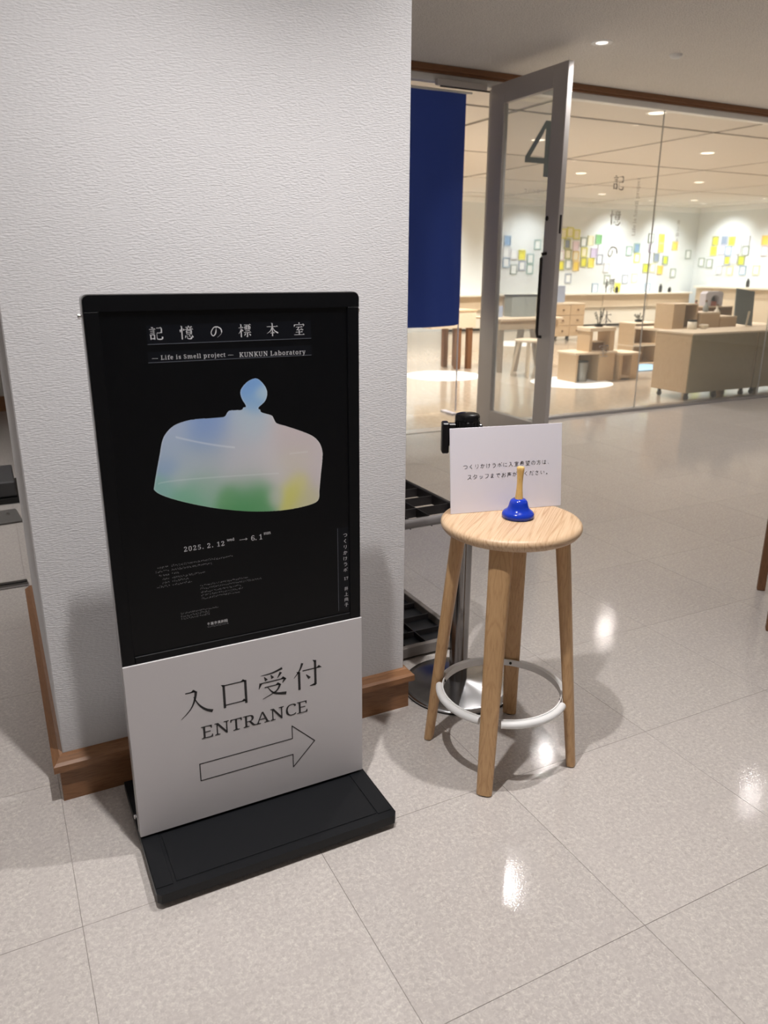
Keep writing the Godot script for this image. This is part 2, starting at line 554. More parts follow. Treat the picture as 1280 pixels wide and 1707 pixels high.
	wood("oak_top", c8(226, 208, 182), c8(212, 192, 164), 88, Vector3(1.0, 5.0, 5.0), 0.45)
	wood("brown_wood", c8(132, 92, 62), c8(104, 70, 46), 89, Vector3(12, 1.5, 12), 0.5)
	mat("walnut", c8(120, 92, 66), 0.6)

	mat("caster", c8(30, 28, 28), 0.5)
	mat("plinth_grey", c8(72, 72, 74), 0.5)
	mat("plate_grey", c8(112, 110, 108), 0.45, 0.3)
	mat("screen_blue", c8(172, 184, 208), 0.4)
	mat("board_grey", c8(116, 124, 128), 0.6)
	mat("plain_white", c8(244, 244, 242), 0.6)
	mat("mat_blue", c8(150, 190, 224), 0.7)
	mat("steel_bin", c8(150, 150, 146), 0.35, 0.8)
	mat("twig", c8(70, 66, 56), 0.8)
	mat("pink_clay", c8(206, 140, 130), 0.6)
	mat("cream", c8(238, 230, 214), 0.6)
	mat("grey_case", c8(150, 156, 154), 0.6)
	for g in [["lobby_glow", Color(1.0, 0.96, 0.92), 4.0], ["room_glow", Color(1.0, 0.95, 0.86), 3.0]]:
		var m := mat(g[0], Color.WHITE, 0.5)
		m.emission_enabled = true
		m.emission = g[1]
		m.emission_energy_multiplier = g[2]

func _ready() -> void:
	# ------------------------------------------------------------ camera
	var cam := Camera3D.new()
	cam.name = "camera"
	add_child(cam)
	cam.position = Vector3(0, 1.5, 0)
	cam.rotation_degrees = Vector3(-17.693, -27.054, 0.271)
	var ca := CameraAttributesPhysical.new()
	ca.frustum_focal_length = 26.274
	ca.frustum_focus_distance = 2.35
	ca.exposure_aperture = 3.8
	cam.attributes = ca
	cam.fov = 67.33
	cam.near = 0.05
	cam.far = 60.0
	cam.current = true
	# ------------------------------------------------------------ surroundings and exposure
	var we := WorldEnvironment.new()
	we.name = "surroundings"
	var env := Environment.new()
	env.background_mode = Environment.BG_COLOR
	env.background_color = Color(0, 0, 0)
	env.tonemap_mode = Environment.TONE_MAPPER_LINEAR
	env.tonemap_exposure = 0.74
	env.sdfgi_enabled = true
	env.ssao_enabled = true
	env.ssil_enabled = true
	we.environment = env
	add_child(we)
	make_materials()
	glyphs()
	# ------------------------------------------------------------ lamps in the ceilings
	var LOBBY := Color(1.0, 0.985, 0.975)
	var ROOM := Color(1.0, 0.98, 0.95)
	var big := lamp_shape(0.068)
	var wide := lamp_shape(0.1, 0.92)
	var CY := 3.1
	# [x, z, energy]
	for l in [[0.37, -1.25, 7.5], [1.48, -1.43, 6.0]]:
		downlight(big, l[0], CY, l[1], l[2], LOBBY, 54.0, "round recessed downlight above the poster stand and stool" if l[0] < 1.0 else "round recessed downlight straight above the wooden bar stool", "", M.lobby_glow)
	downlight(big, 4.4, CY, -5.08, 2.4, LOBBY, 66.0, "round white downlight in the grey ceiling right of the glass door", "", M.lobby_glow)
	for l in [[3.03, -3.84, 2.4], [5.66, -3.72, 2.4], [7.15, -5.0, 2.4], [5.7, -1.3, 2.2], [0.4, 1.9, 2.0], [3.0, 1.9, 2.0], [-2.4, -1.2, 2.0], [-1.35, -4.9, 8.5], [-2.2, -6.2, 3.0], [8.6, -2.2, 6.0], [6.2, 2.0, 6.5], [9.4, 1.6, 6.5], [-5.0, 1.2, 6.5], [-5.2, -3.6, 6.0], [11.6, -4.0, 6.5], [0.4, 4.2, 4.0], [3.4, 4.4, 4.0]]:  # outlying lamps far left and right are unseen, added to lift ambient bounce
		downlight(big, l[0], CY, l[1], l[2], LOBBY, 62.0, "round recessed downlight of the lobby ceiling, the outlying unseen ones added for bounce", "downlights across the lobby ceiling", M.lobby_glow)
	var rank := 0
	for l in [[6.82, -6.9, 4.5], [9.75, -8.79, 18.5], [6.85, -9.0, 18.5], [9.85, -11.65, 18.5], [6.9, -11.7, 18.5], [12.85, -8.8, 18.5], [12.85, -11.7, 18.5], [13.0, -14.6, 13.0], [16.1, -14.75, 13.0], [15.9, -11.7, 18.5], [10.0, -14.6, 13.0], [4.0, -8.8, 18.5], [4.0, -11.7, 18.5]]:
		downlight(wide, l[0], CY, l[1], l[2], ROOM, 72.0 if rank == 0 else 62.0, "%s nearest of the warm downlights in the exhibition room ceiling" % ORD[rank], "downlights in the exhibition room ceiling", M.room_glow)
		rank += 1
	for l in [[9.5, "leftmost"], [12.4, "second from left"], [15.2, "third from left"], [17.0, "rightmost"]]:
		downlight(big, l[0], CY, -15.3, 8.0, Color(0.97, 1.0, 1.0), 46.0, "small spotlight aimed at the far picture wall, " + l[1], "spotlights along the picture wall", M.room_glow, Vector3(0, -1.0, -0.75))
	for z in [-15.4, -13.6]:
		downlight(big, 17.2, CY, z, 8.0, Color(0.97, 1.0, 1.0), 46.0, "small spotlight aimed at the side wall, %s the corner" % ("nearer" if z < -15.0 else "farther from"), "spotlights along the side wall", M.room_glow, Vector3(0.75, -1.0, 0))
	structure()
	sign_stand()
	stool_and_bell()
	barrier_and_rack()
	left_bay()
	entrance()
	room_furniture()
	pictures()

# ------------------------------------------------------------------ the place
func structure() -> void:
	# lobby floor: bed with laid tiles
	var fl := box_part("floor", Vector3(-9, -0.2, -6.409), Vector3(14, -0.002, 6), M.floor_bed, self, 0.0)
	struct(fl)
	var st := begin()
	bx(st, Vector3(-0.2995, -0.0018, -0.2995), Vector3(0.2995, 0.0, 0.2995), 0.0003)
	st.generate_normals()
	var tm := st.commit()
	var rng := RandomNumberGenerator.new()
	rng.seed = 5
	for i in range(-4, 14):
		for j in range(-8, 5):
			var o := MeshInstance3D.new()
			o.mesh = tm
			o.material_override = M["vinyl_tile_%d" % rng.randi_range(0, 2)]
			hang(o, "floor_tile", fl, Vector3(0.0217 + 0.6 * i + 0.3, 0.0, -1.609 + 0.6 * j + 0.3))
	st = begin()
	bx(st, Vector3(-9, -0.0018, -6.409), Vector3(-2.38, 0.0, 6), 0.0)
	bx(st, Vector3(8.425, -0.0018, -6.409), Vector3(14, 0.0, 6), 0.0)
	bx(st, Vector3(-2.377, -0.0018, 1.392), Vector3(8.42, 0.0, 6), 0.0)
	var rest := put("tile_field", st, M.vinyl_tile_0, fl)
	rest.set_meta("kind", "stuff")
	struct(box_part("floor_exhibition_room", Vector3(2.0, -0.2, -16.8), Vector3(18.6, 0.0, -6.41), M.room_floor, self, 0.0))
	struct(box_part("floor_passage", Vector3(-9, -0.2, -9.2), Vector3(1.99, 0.0, -6.41), M.vinyl_tile_1, self, 0.0))
	# ceilings
	struct(box_part("ceiling", Vector3(-9, 3.1, -6.2), Vector3(14, 3.3, 6), M.ceiling_board, self, 0.0))
	struct(box_part("ceiling_passage", Vector3(-9, 3.1, -9.2), Vector3(2.0, 3.3, -6.201), M.ceiling_board, self, 0.0))
	var rc := box_part("ceiling_exhibition_room", Vector3(2.0, 3.12, -16.8), Vector3(18.6, 3.3, -6.201), M.ceiling_groove, self, 0.0)
	struct(rc)
	var xs := [2.2, 5.42, 8.4, 11.38, 14.4, 17.4, 18.4]
	var zs := [-6.32, -7.5, -10.3, -13.1, -15.7, -16.6]
	for a in xs.size() - 1:
		for b in zs.size() - 1:
			box_part("ceiling_panel", Vector3(xs[a] + 0.038, 3.1, zs[b + 1] + 0.038), Vector3(xs[a + 1] - 0.038, 3.119, zs[b] - 0.038), M.room_ceiling, rc, 0.001)
	# wall pier that carries the skirting
	struct(box_part("wall_pier", Vector3(0.042, 0.0, -3.5), Vector3(1.165, 3.1, -2.125), M.wallpaper, self, 0.003))
	skirting()
	# outer walls
	struct(box_part("wall_left", Vector3(-9.2, 0, -9.4), Vector3(-9.0, 3.1, 6), M.lobby_wall, self, 0.0))
	struct(box_part("wall_behind", Vector3(-9, 0, 6.0), Vector3(14, 3.1, 6.2), M.lobby_wall, self, 0.0))
	struct(box_part("wall_right", Vector3(14.0, 0, -6.3), Vector3(14.2, 3.1, 6), M.lobby_wall, self, 0.0))
	struct(box_part("wall_passage_end", Vector3(-9, 0, -9.4), Vector3(2.0, 3.1, -9.2), M.lobby_wall, self, 0.0))
	struct(box_part("baseboard_passage_end", Vector3(-9, 0, -9.2), Vector3(1.99, 0.16, -9.17), M.skirting_wood, self, 0.003))
	struct(box_part("wall_room_left", Vector3(2.0, 0, -16.8), Vector3(2.2, 3.12, -6.34), M.room_wall, self, 0.0))
	struct(box_part("wall_room_back", Vector3(2.2, 0, -16.8), Vector3(18.6, 3.12, -16.6), M.room_wall, self, 0.0))
	struct(box_part("wall_room_right", Vector3(18.4, 0, -16.6), Vector3(18.6, 3.12, -6.2), M.room_wall, self, 0.0))
	struct(box_part("wall_beside_door", Vector3(2.0, 0, -6.339), Vector3(3.05, 3.1, -6.2), M.lobby_wall, self, 0.0))
	struct(box_part("trim_1", Vector3(2.2, 2.98, -16.6), Vector3(18.4, 3.1, -16.54), M.plain_white, self, 0.004))
	struct(box_part("trim_2", Vector3(18.34, 2.98, -16.54), Vector3(18.4, 3.1, -6.5), M.plain_white, self, 0.004))
	# wooden ceiling trim along the glazing
	struct(box_part("trim_3", Vector3(2.0, 3.055, -6.24), Vector3(14.0, 3.1, -6.2), M.trim_wood, self, 0.004))
	struct(box_part("trim_4", Vector3(2.0, 3.04, -6.26), Vector3(14.0, 3.056, -6.225), M.trim_wood, self, 0.003))

func skirting() -> void:
	# profile in (outward, up): plain board below, moulded cap above
	var prof := [Vector2(0.0, 0.0), Vector2(0.014, 0.0), Vector2(0.014, 0.107), Vector2(0.03, 0.107), Vector2(0.03, 0.128), Vector2(0.022, 0.135), Vector2(0.016, 0.142), Vector2(0.010, 0.149), Vector2(0.0, 0.152)]
	var X0 := 0.042
	var X1 := 1.165
	var Z0 := -2.125
	var Z1 := -3.5
	var runs := [["baseboard_front", Vector3(X0, 0, Z0), Vector3(X1, 0, Z0), Vector3(0, 0, 1), "skirting_wood"], ["baseboard_left", Vector3(X0, 0, Z1), Vector3(X0, 0, Z0), Vector3(-1, 0, 0), "skirting_wood_side"], ["baseboard_right", Vector3(X1, 0, Z0), Vector3(X1, 0, Z1), Vector3(1, 0, 0), "skirting_wood_side"], ["baseboard_rear", Vector3(X1, 0, Z1), Vector3(X0, 0, Z1), Vector3(0, 0, -1), "skirting_wood"]]
	for r in runs:
		var st := begin()
		st.set_smooth_group(-1)
		var d: Vector3 = (r[2] - r[1]).normalized()
		for i in prof.size() - 1:
			var p: Vector2 = prof[i]
			var q: Vector2 = prof[i + 1]
			var n2 := Vector2(q.y - p.y, -(q.x - p.x))
			var A: Vector3 = r[1] + r[3] * p.x - d * p.x + Vector3.UP * p.y
			var B: Vector3 = r[2] + r[3] * p.x + d * p.x + Vector3.UP * p.y
			var C: Vector3 = r[2] + r[3] * q.x + d * q.x + Vector3.UP * q.y
			var D: Vector3 = r[1] + r[3] * q.x - d * q.x + Vector3.UP * q.y
			face(st, [A, B, C, D], r[3] * n2.x + Vector3.UP * n2.y)
		struct(put(r[0], st, M[r[4]], self))

# ------------------------------------------------------------------ sign stand with the poster
func dome_poster() -> ImageTexture:
	var W := 768
	var H := 1088
	var im := Image.create(W, H, false, Image.FORMAT_RGB8)
	im.fill(c8(5, 6, 9))
	var out := PackedVector2Array([Vector2(0.0487, 1.2424), Vector2(0.0616, 1.2363), Vector2(0.0741, 1.2203), Vector2(0.078, 1.2036), Vector2(0.0727, 1.1875), Vector2(0.0627, 1.1779), Vector2(0.0548, 1.1722), Vector2(0.0542, 1.1675), Vector2(0.0583, 1.1657), Vector2(0.0618, 1.1587), Vector2(0.0864, 1.1494), Vector2(0.0919, 1.1414), Vector2(0.0992, 1.1288), Vector2(0.1245, 1.1191), Vector2(0.16, 1.1044), Vector2(0.1921, 1.0888), Vector2(0.2102, 1.0714), Vector2(0.2193, 1.0488), Vector2(0.2196, 1.0249), Vector2(0.2146, 0.9853), Vector2(0.2094, 0.9413), Vector2(0.2067, 0.9171), Vector2(0.1874, 0.9065), Vector2(0.1372, 0.9011), Vector2(0.0841, 0.902), Vector2(0.017, 0.9106), Vector2(-0.0588, 0.9282), Vector2(-0.1205, 0.9482), Vector2(-0.166, 0.9665), Vector2(-0.1965, 0.9824), Vector2(-0.2094, 0.9944), Vector2(-0.2099, 1.0011), Vector2(-0.2003, 1.0409), Vector2(-0.1902, 1.0795), Vector2(-0.1818, 1.1109), Vector2(-0.1706, 1.1294), Vector2(-0.1522, 1.1445), Vector2(-0.1272, 1.1523), Vector2(-0.1023, 1.1552), Vector2(-0.0629, 1.1549), Vector2(-0.0357, 1.1548), Vector2(-0.0281, 1.1586), Vector2(-0.0221, 1.1671), Vector2(-0.0128, 1.1697), Vector2(0.0113, 1.1689), Vector2(0.0161, 1.174), Vector2(0.0221, 1.1747), Vector2(0.0217, 1.1809), Vector2(0.0145, 1.1934), Vector2(0.0108, 1.2081), Vector2(0.0141, 1.2205), Vector2(0.0297, 1.2357)])
	var smooth := PackedVector2Array()
	for i in out.size():
		var m0 := out[(i - 1 + out.size()) % out.size()]
		var m2 := out[(i + 1) % out.size()]
		var m3 := out[(i + 2) % out.size()]
		for k in 4:
			smooth.append(out[i].cubic_interpolate(m2, m0, m3, k / 4.0))
	out = smooth
	# printed colours: place, colour, reach
	var ink := [[-0.153, 1.133, 168, 182, 206, 0.03], [-0.076, 1.115, 132, 158, 204, 0.045], [-0.17, 1.088, 162, 180, 204, 0.03], [-0.124, 1.054, 172, 186, 198, 0.04], [-0.005, 1.072, 180, 186, 198, 0.04], [0.035, 1.05, 198, 196, 202, 0.06], [0.143, 1.088, 196, 186, 189, 0.045], [0.202, 0.995, 200, 192, 196, 0.05], [0.036, 1.218, 118, 158, 210, 0.02], [0.062, 1.204, 172, 194, 208, 0.012], [0.045, 1.185, 134, 170, 208, 0.02], [-0.192, 0.996, 138, 182, 178, 0.025], [-0.13, 0.966, 124, 178, 152, 0.035], [-0.085, 0.99, 152, 182, 168, 0.03], [0.003, 0.948, 84, 150, 98, 0.035], [0.045, 0.955, 92, 154, 102, 0.028], [0.088, 0.945, 190, 196, 188, 0.016], [0.139, 0.948, 204, 204, 110, 0.025], [0.175, 0.929, 194, 192, 158, 0.025], [0.028, 1.121, 172, 190, 206, 0.035], [0.141, 1.021, 202, 196, 184, 0.035], [-0.033, 0.955, 108, 162, 116, 0.02], [-0.17, 1.045, 140, 166, 202, 0.02], [-0.07, 1.048, 176, 186, 192, 0.04], [0.092, 1.0, 200, 198, 200, 0.03], [0.155, 0.975, 206, 204, 128, 0.018], [-0.148, 1.02, 178, 194, 196, 0.02], [0.02, 1.0, 180, 188, 190, 0.035]]
	var half := 0.293
	var top := 1.405
	var hh := 0.83
	var x0 := int((-0.222 + half) / (2.0 * half) * W)
	var x1 := int((0.232 + half) / (2.0 * half) * W)
	var y0 := int((top - 1.252) / hh * H)
	var y1 := int((top - 0.892) / hh * H)
	for y in range(y0, y1):
		var py := top - (y + 0.5) / H * hh
		# crossings of the outline with this row
		var cross := []
		for i in out.size():
			var a := out[i]
			var b := out[(i + 1) % out.size()]
			if (a.y > py) != (b.y > py):
				cross.append(a.x + (py - a.y) / (b.y - a.y) * (b.x - a.x))
		cross.sort()
		for x in range(x0, x1):
			var px := -half + (x + 0.5) / W * 2.0 * half
			var inside := false
			for c in cross:
				if c < px:
					inside = not inside
			if not inside:
				continue
			var s := 0.0
			var col := Vector3.ZERO
			for k in ink:
				var dx: float = px - k[0]
				var dy: float = py - k[1]
				var r: float = k[5] * 1.15
				var w := exp(-(dx * dx + dy * dy) / (r * r)) + 1e-5
				s += w
				col += Vector3(k[2], k[3], k[4]) * w
			col /= s
			# printed glass lines: shoulder, base rim, outline
			var edge := 1.0
			for c in cross:
				edge = minf(edge, absf(px - c))
			var line := 0.0
			if edge < 0.004:
				line = maxf(line, 0.35 * (1.0 - edge / 0.004))
			var u := (px + 0.15) / 0.14
			if u > 0.0 and u < 1.0:
				line = maxf(line, 0.45 * exp(-pow((py - lerpf(1.117, 1.078, u) + 0.012 * u * (1.0 - u)) / 0.0022, 2.0)))
			var v := (px + 0.2) / 0.3
			if v > 0.0 and v < 1.0:
				line = maxf(line, 0.3 * exp(-pow((py - (1.008 + 0.022 * sqrt(v) - 0.03 * v)) / 0.0016, 2.0)))
			if px > 0.13 and px < 0.18:
				line = maxf(line, 0.25 * exp(-pow((py - 1.048) / 0.002, 2.0)))
			col = col.lerp(Vector3(226, 232, 234), line)
			im.set_pixel(x, y, c8(col.x, col.y, col.z))
	return ImageTexture.create_from_image(im)

func sign_stand() -> void:
	var t := thing("sign_stand", "black poster stand with white entrance panel on a flat black base by the wall", "sign stand", Vector3(0.52, 0, -1.80))
	# base slab with the long front foot
	var st := begin()
	var poly := PackedVector2Array([Vector2(-0.327, 0.2), Vector2(-0.327, -0.262), Vector2(0.332, -0.262), Vector2(0.332, 0.212), Vector2(0.322, 0.226), Vector2(-0.318, 0.226), Vector2(-0.327, 0.216)])
	prism(st, poly, 0.026, Transform3D(Basis(Vector3(1, 0, 0), Vector3(0, 0, 1), Vector3(0, 1, 0)), Vector3(0, 0.017, 0)))
	var base := put("base", st, M.black_base, t)
	box_part("base_cover", Vector3(-0.275, 0.0425, 0.012), Vector3(0.28, 0.0452, 0.196), M.black_base, base, 0.0012)
	for s in [-1, 1]:
		box_part("side_rail", Vector3(s * 0.304 - 0.021, 0.0425, 0.004), Vector3(s * 0.304 + 0.021, 0.0452, 0.2), M.black_base, base, 0.0012)
	for s in [-1, 1]:
		for z in [-0.22, 0.18]:
			lathe_part("foot", [Vector2(0, 0.0), Vector2(0.017, 0.0), Vector2(0.02, 0.004), Vector2(0.02, 0.0175), Vector2(0, 0.0175)], M.rubber, base, Vector3(s * 0.28, 0, z), 16)
	# aluminium housing with rounded upper corners
	var rr := 0.014
	var ou := PackedVector2Array([Vector2(-0.3262, 0.043), Vector2(0.3262, 0.043)])
	var fr := PackedVector2Array()
	for k in 7:
		var a := PI * 0.5 * k / 6.0
		ou.append(Vector2(0.3262 - rr + cos(a) * rr, 1.4415 - rr + sin(a) * rr))
	for k in 7:
		var a := PI * 0.5 + PI * 0.5 * k / 6.0
		ou.append(Vector2(-0.3262 + rr + cos(a) * rr, 1.4415 - rr + sin(a) * rr))
	st = begin()
	prism(st, ou, 0.03, Transform3D(Basis(), Vector3(0, 0, -0.0335)))
	put("housing", st, M.aluminium, t)
	# black face frame: two stiles, top and bottom rails
	for s in [-1, 1]:
		box_part("frame_stile", Vector3(minf(s * 0.3245, s * 0.293), 0.05, -0.0035), Vector3(maxf(s * 0.3245, s * 0.293), 1.405, 0.0035), M.black_frame, t, 0.0015)
	fr = PackedVector2Array([Vector2(-0.3245, 1.405), Vector2(0.3245, 1.405)])
	for k in 7:
		var a := PI * 0.5 * k / 6.0
		fr.append(Vector2(0.3245 - rr + cos(a) * rr, 1.4395 - rr + sin(a) * rr))
	for k in 7:
		var a := PI * 0.5 + PI * 0.5 * k / 6.0
		fr.append(Vector2(-0.3245 + rr + cos(a) * rr, 1.4395 - rr + sin(a) * rr))
	st = begin()
	prism(st, fr, 0.007, Transform3D(Basis(), Vector3(0, 0, -0.0035)))
	put("frame_rail", st, M.black_frame, t)
	box_part("frame_rail", Vector3(-0.293, 0.545, -0.0035), Vector3(0.293, 0.575, 0.0035), M.black_frame, t, 0.0015)
	# poster sheet behind the frame
	var q := QuadMesh.new()
	q.size = Vector2(0.586, 0.83)
	var pm := mat("poster_print", Color.WHITE, 0.28)
	pm.metallic_specular = 0.3
	pm.albedo_texture = dome_poster()
	var ps := MeshInstance3D.new()
	ps.mesh = q
	ps.material_override = pm
	hang(ps, "poster", t, Vector3(0, 0.99, -0.0005))
	ps.set_meta("label", "black poster printed with a pale blue and green glass cloche")
	var T := Transform3D(Basis(), Vector3(0, -0.99, 0.0006))
	var T2 := Transform3D(Basis(), Vector3(0, -0.99, 0.0009))
	# printed bands
	for b in [[-0.196, 0.196, 1.332, 1.374], [-0.198, 0.196, 1.2915, 1.3155], [0.259, 0.293, 0.585, 0.829]]:
		st = begin()
		st.set_smooth_group(-1)
		face(st, [T * Vector3(b[0], b[2], 0), T * Vector3(b[1], b[2], 0), T * Vector3(b[1], b[3], 0), T * Vector3(b[0], b[3], 0)], Vector3.BACK)
		put("printed_band", st, M.band_print, ps)
		st = begin()
		st.set_smooth_group(-1)
		if b[0] < 0.0:
			ribbon(st, [Vector2(b[0], b[2]), Vector2(b[1], b[2])], [0.0012, 0.0012], T2)
		else:
			ribbon(st, [Vector2(b[0], b[2]), Vector2(b[0], b[3])], [0.0012, 0.0012], T2)
		put("printed_line", st, M.line_print, ps)
	var W := M.grey_print as Material
	write(ps, "記憶の標本室", -0.1757, 1.3553, 0.031, 0.0682, 0.075, W, T2, true)
	latin(ps, "— Life is Smell project —", "Droid Serif", -0.189, -0.0014, 1.3005, 0.0, W, T2, 5)
	latin(ps, "KUNKUN Laboratory", "Droid Serif", 0.0131, 0.18, 1.2985, 0.0, W, T2, 4)
	latin(ps, "2025. 2. 12", "Droid Serif", -0.1518, -0.0512, 0.8365, 0.0, W, T2, 5)
	latin(ps, "wed", "Droid Serif", -0.0441, -0.025, 0.8435, 0.0, W, T2)
	st = begin()
	st.set_smooth_group(-1)
	ribbon(st, [Vector2(-0.0118, 0.8385), Vector2(0.0086, 0.8385)], [0.001, 0.001], T2)
	ribbon(st, [Vector2(0.0046, 0.8415), Vector2(0.0086, 0.8385), Vector2(0.0046, 0.8355)], [0.001, 0.001, 0.001], T2)
	put("printed_arrow", st, W, ps)
	latin(ps, "6. 1", "Droid Serif", 0.0192, 0.0481, 0.8385, 0.0, W, T2)
	latin(ps, "sun", "Droid Serif", 0.053, 0.0713, 0.8455, 0.0, W, T2)
	write(ps, "つくりかけラボ", 0.281, 0.8061, 0.0125, 0.0169, 0.09, W, T2, false, true)
	latin(ps, "17", "Droid Serif", 0.2765, 0.2885, 0.6793, 0.0, W, T2)
	write(ps, "井上尚子", 0.2825, 0.6488, 0.0125, 0.0163, 0.09, W, T2, false, true)
	write(ps, "千葉市美術館", -0.1045, 0.6245, 0.0088, 0.0091, 0.12, W, T2)
	# small print, unreadable in the photograph: rows of tiny marks
	var rng := RandomNumberGenerator.new()
	rng.seed = 17
	var small := mat("small_print", c8(136, 136, 140), 0.5)
	for r in [[-0.2195, -0.195, 0.799], [-0.187, -0.0312, 0.799], [-0.2248, -0.195, 0.7886], [-0.187, -0.088, 0.7886], [-0.2183, -0.195, 0.778], [-0.187, -0.173, 0.778], [-0.2106, -0.195, 0.768], [-0.187, -0.108, 0.768], [-0.2112, -0.195, 0.7585], [-0.187, -0.148, 0.7585], [-0.2251, -0.195, 0.749], [-0.187, -0.1384, 0.749], [-0.1199, 0.0033, 0.7335], [-0.1199, 0.0383, 0.7246], [-0.1195, -0.014, 0.7155], [-0.1195, -0.01, 0.7065], [-0.1192, -0.0195, 0.6975], [-0.1728, -0.0796, 0.667], [-0.1728, -0.103, 0.66], [-0.1724, -0.099, 0.6527], [-0.1088, -0.0554, 0.6165]]:
		st = begin()
		st.set_smooth_group(-1)
		var x: float = r[0]
		while x < r[1]:
			for k in 3:
				var p := Vector2(x + rng.randf_range(0.0, 0.003), r[2] + rng.randf_range(-0.002, 0.002))
				ribbon(st, [p, p + Vector2(rng.randf_range(0.0008, 0.0025), rng.randf_range(-0.0014, 0.0014))], [0.0007, 0.0007], T2)
			x += 0.0046
		var ln := put("small_print", st, small, ps)
		ln.set_meta("kind", "stuff")
	# white lower panel
	var wp := box_part("lower_panel", Vector3(-0.3262, 0.0505, 0.0036), Vector3(0.3262, 0.556, 0.0085), M.white_panel, t, 0.0012)
	wp.set_meta("label", "white panel with entrance lettering and an outlined arrow")
	var TP := Transform3D(Basis(), Vector3(0, 0, 0.0089))
	write(wp, "入", -0.154, 0.4135, 0.086, 0.1, 0.082, M.black_print, TP, true)
	write(wp, "口", -0.0495, 0.413, 0.082, 0.1, 0.082, M.black_print, TP, true)
	write(wp, "受", 0.0550, 0.4145, 0.085, 0.1, 0.082, M.black_print, TP, true)
	write(wp, "付", 0.1570, 0.4155, 0.086, 0.1, 0.082, M.black_print, TP, true)
	latin(wp, "ENTRANCE", "Droid Serif", -0.1465, 0.1545, 0.318, 0.0365, M.black_print, TP)
	st = begin()
	st.set_smooth_group(-1)
	var ar := [Vector2(-0.1571, 0.225), Vector2(0.1068, 0.225), Vector2(0.1068, 0.2661), Vector2(0.174, 0.1985), Vector2(0.1068, 0.1308), Vector2(0.1068, 0.1726), Vector2(-0.1571, 0.1726)]
	for i in ar.size():
		var a: Vector2 = ar[i]
		var b: Vector2 = ar[(i + 1) % ar.size()]
		var d := (b - a).normalized() * 0.001
		ribbon(st, [a - d, b + d], [0.0027, 0.0027], TP)
	put("printed_arrow", st, M.black_print, wp)
	# chrome thumb screws on the edges
	for s in [-1, 1]:
		for y in [1.395, 0.1]:
			var tr := Transform3D(Basis(Vector3(0, 0, 1), s * -PI / 2), Vector3(s * 0.3262, y, -0.018))
			lathe_part("thumb_screw", [Vector2(0.003, 0), Vector2(0.003, 0.003), Vector2(0.0062, 0.0035), Vector2(0.0062, 0.007), Vector2(0.004, 0.0085), Vector2(0, 0.0088)], M.chrome, t, Vector3.ZERO, 14, tr)

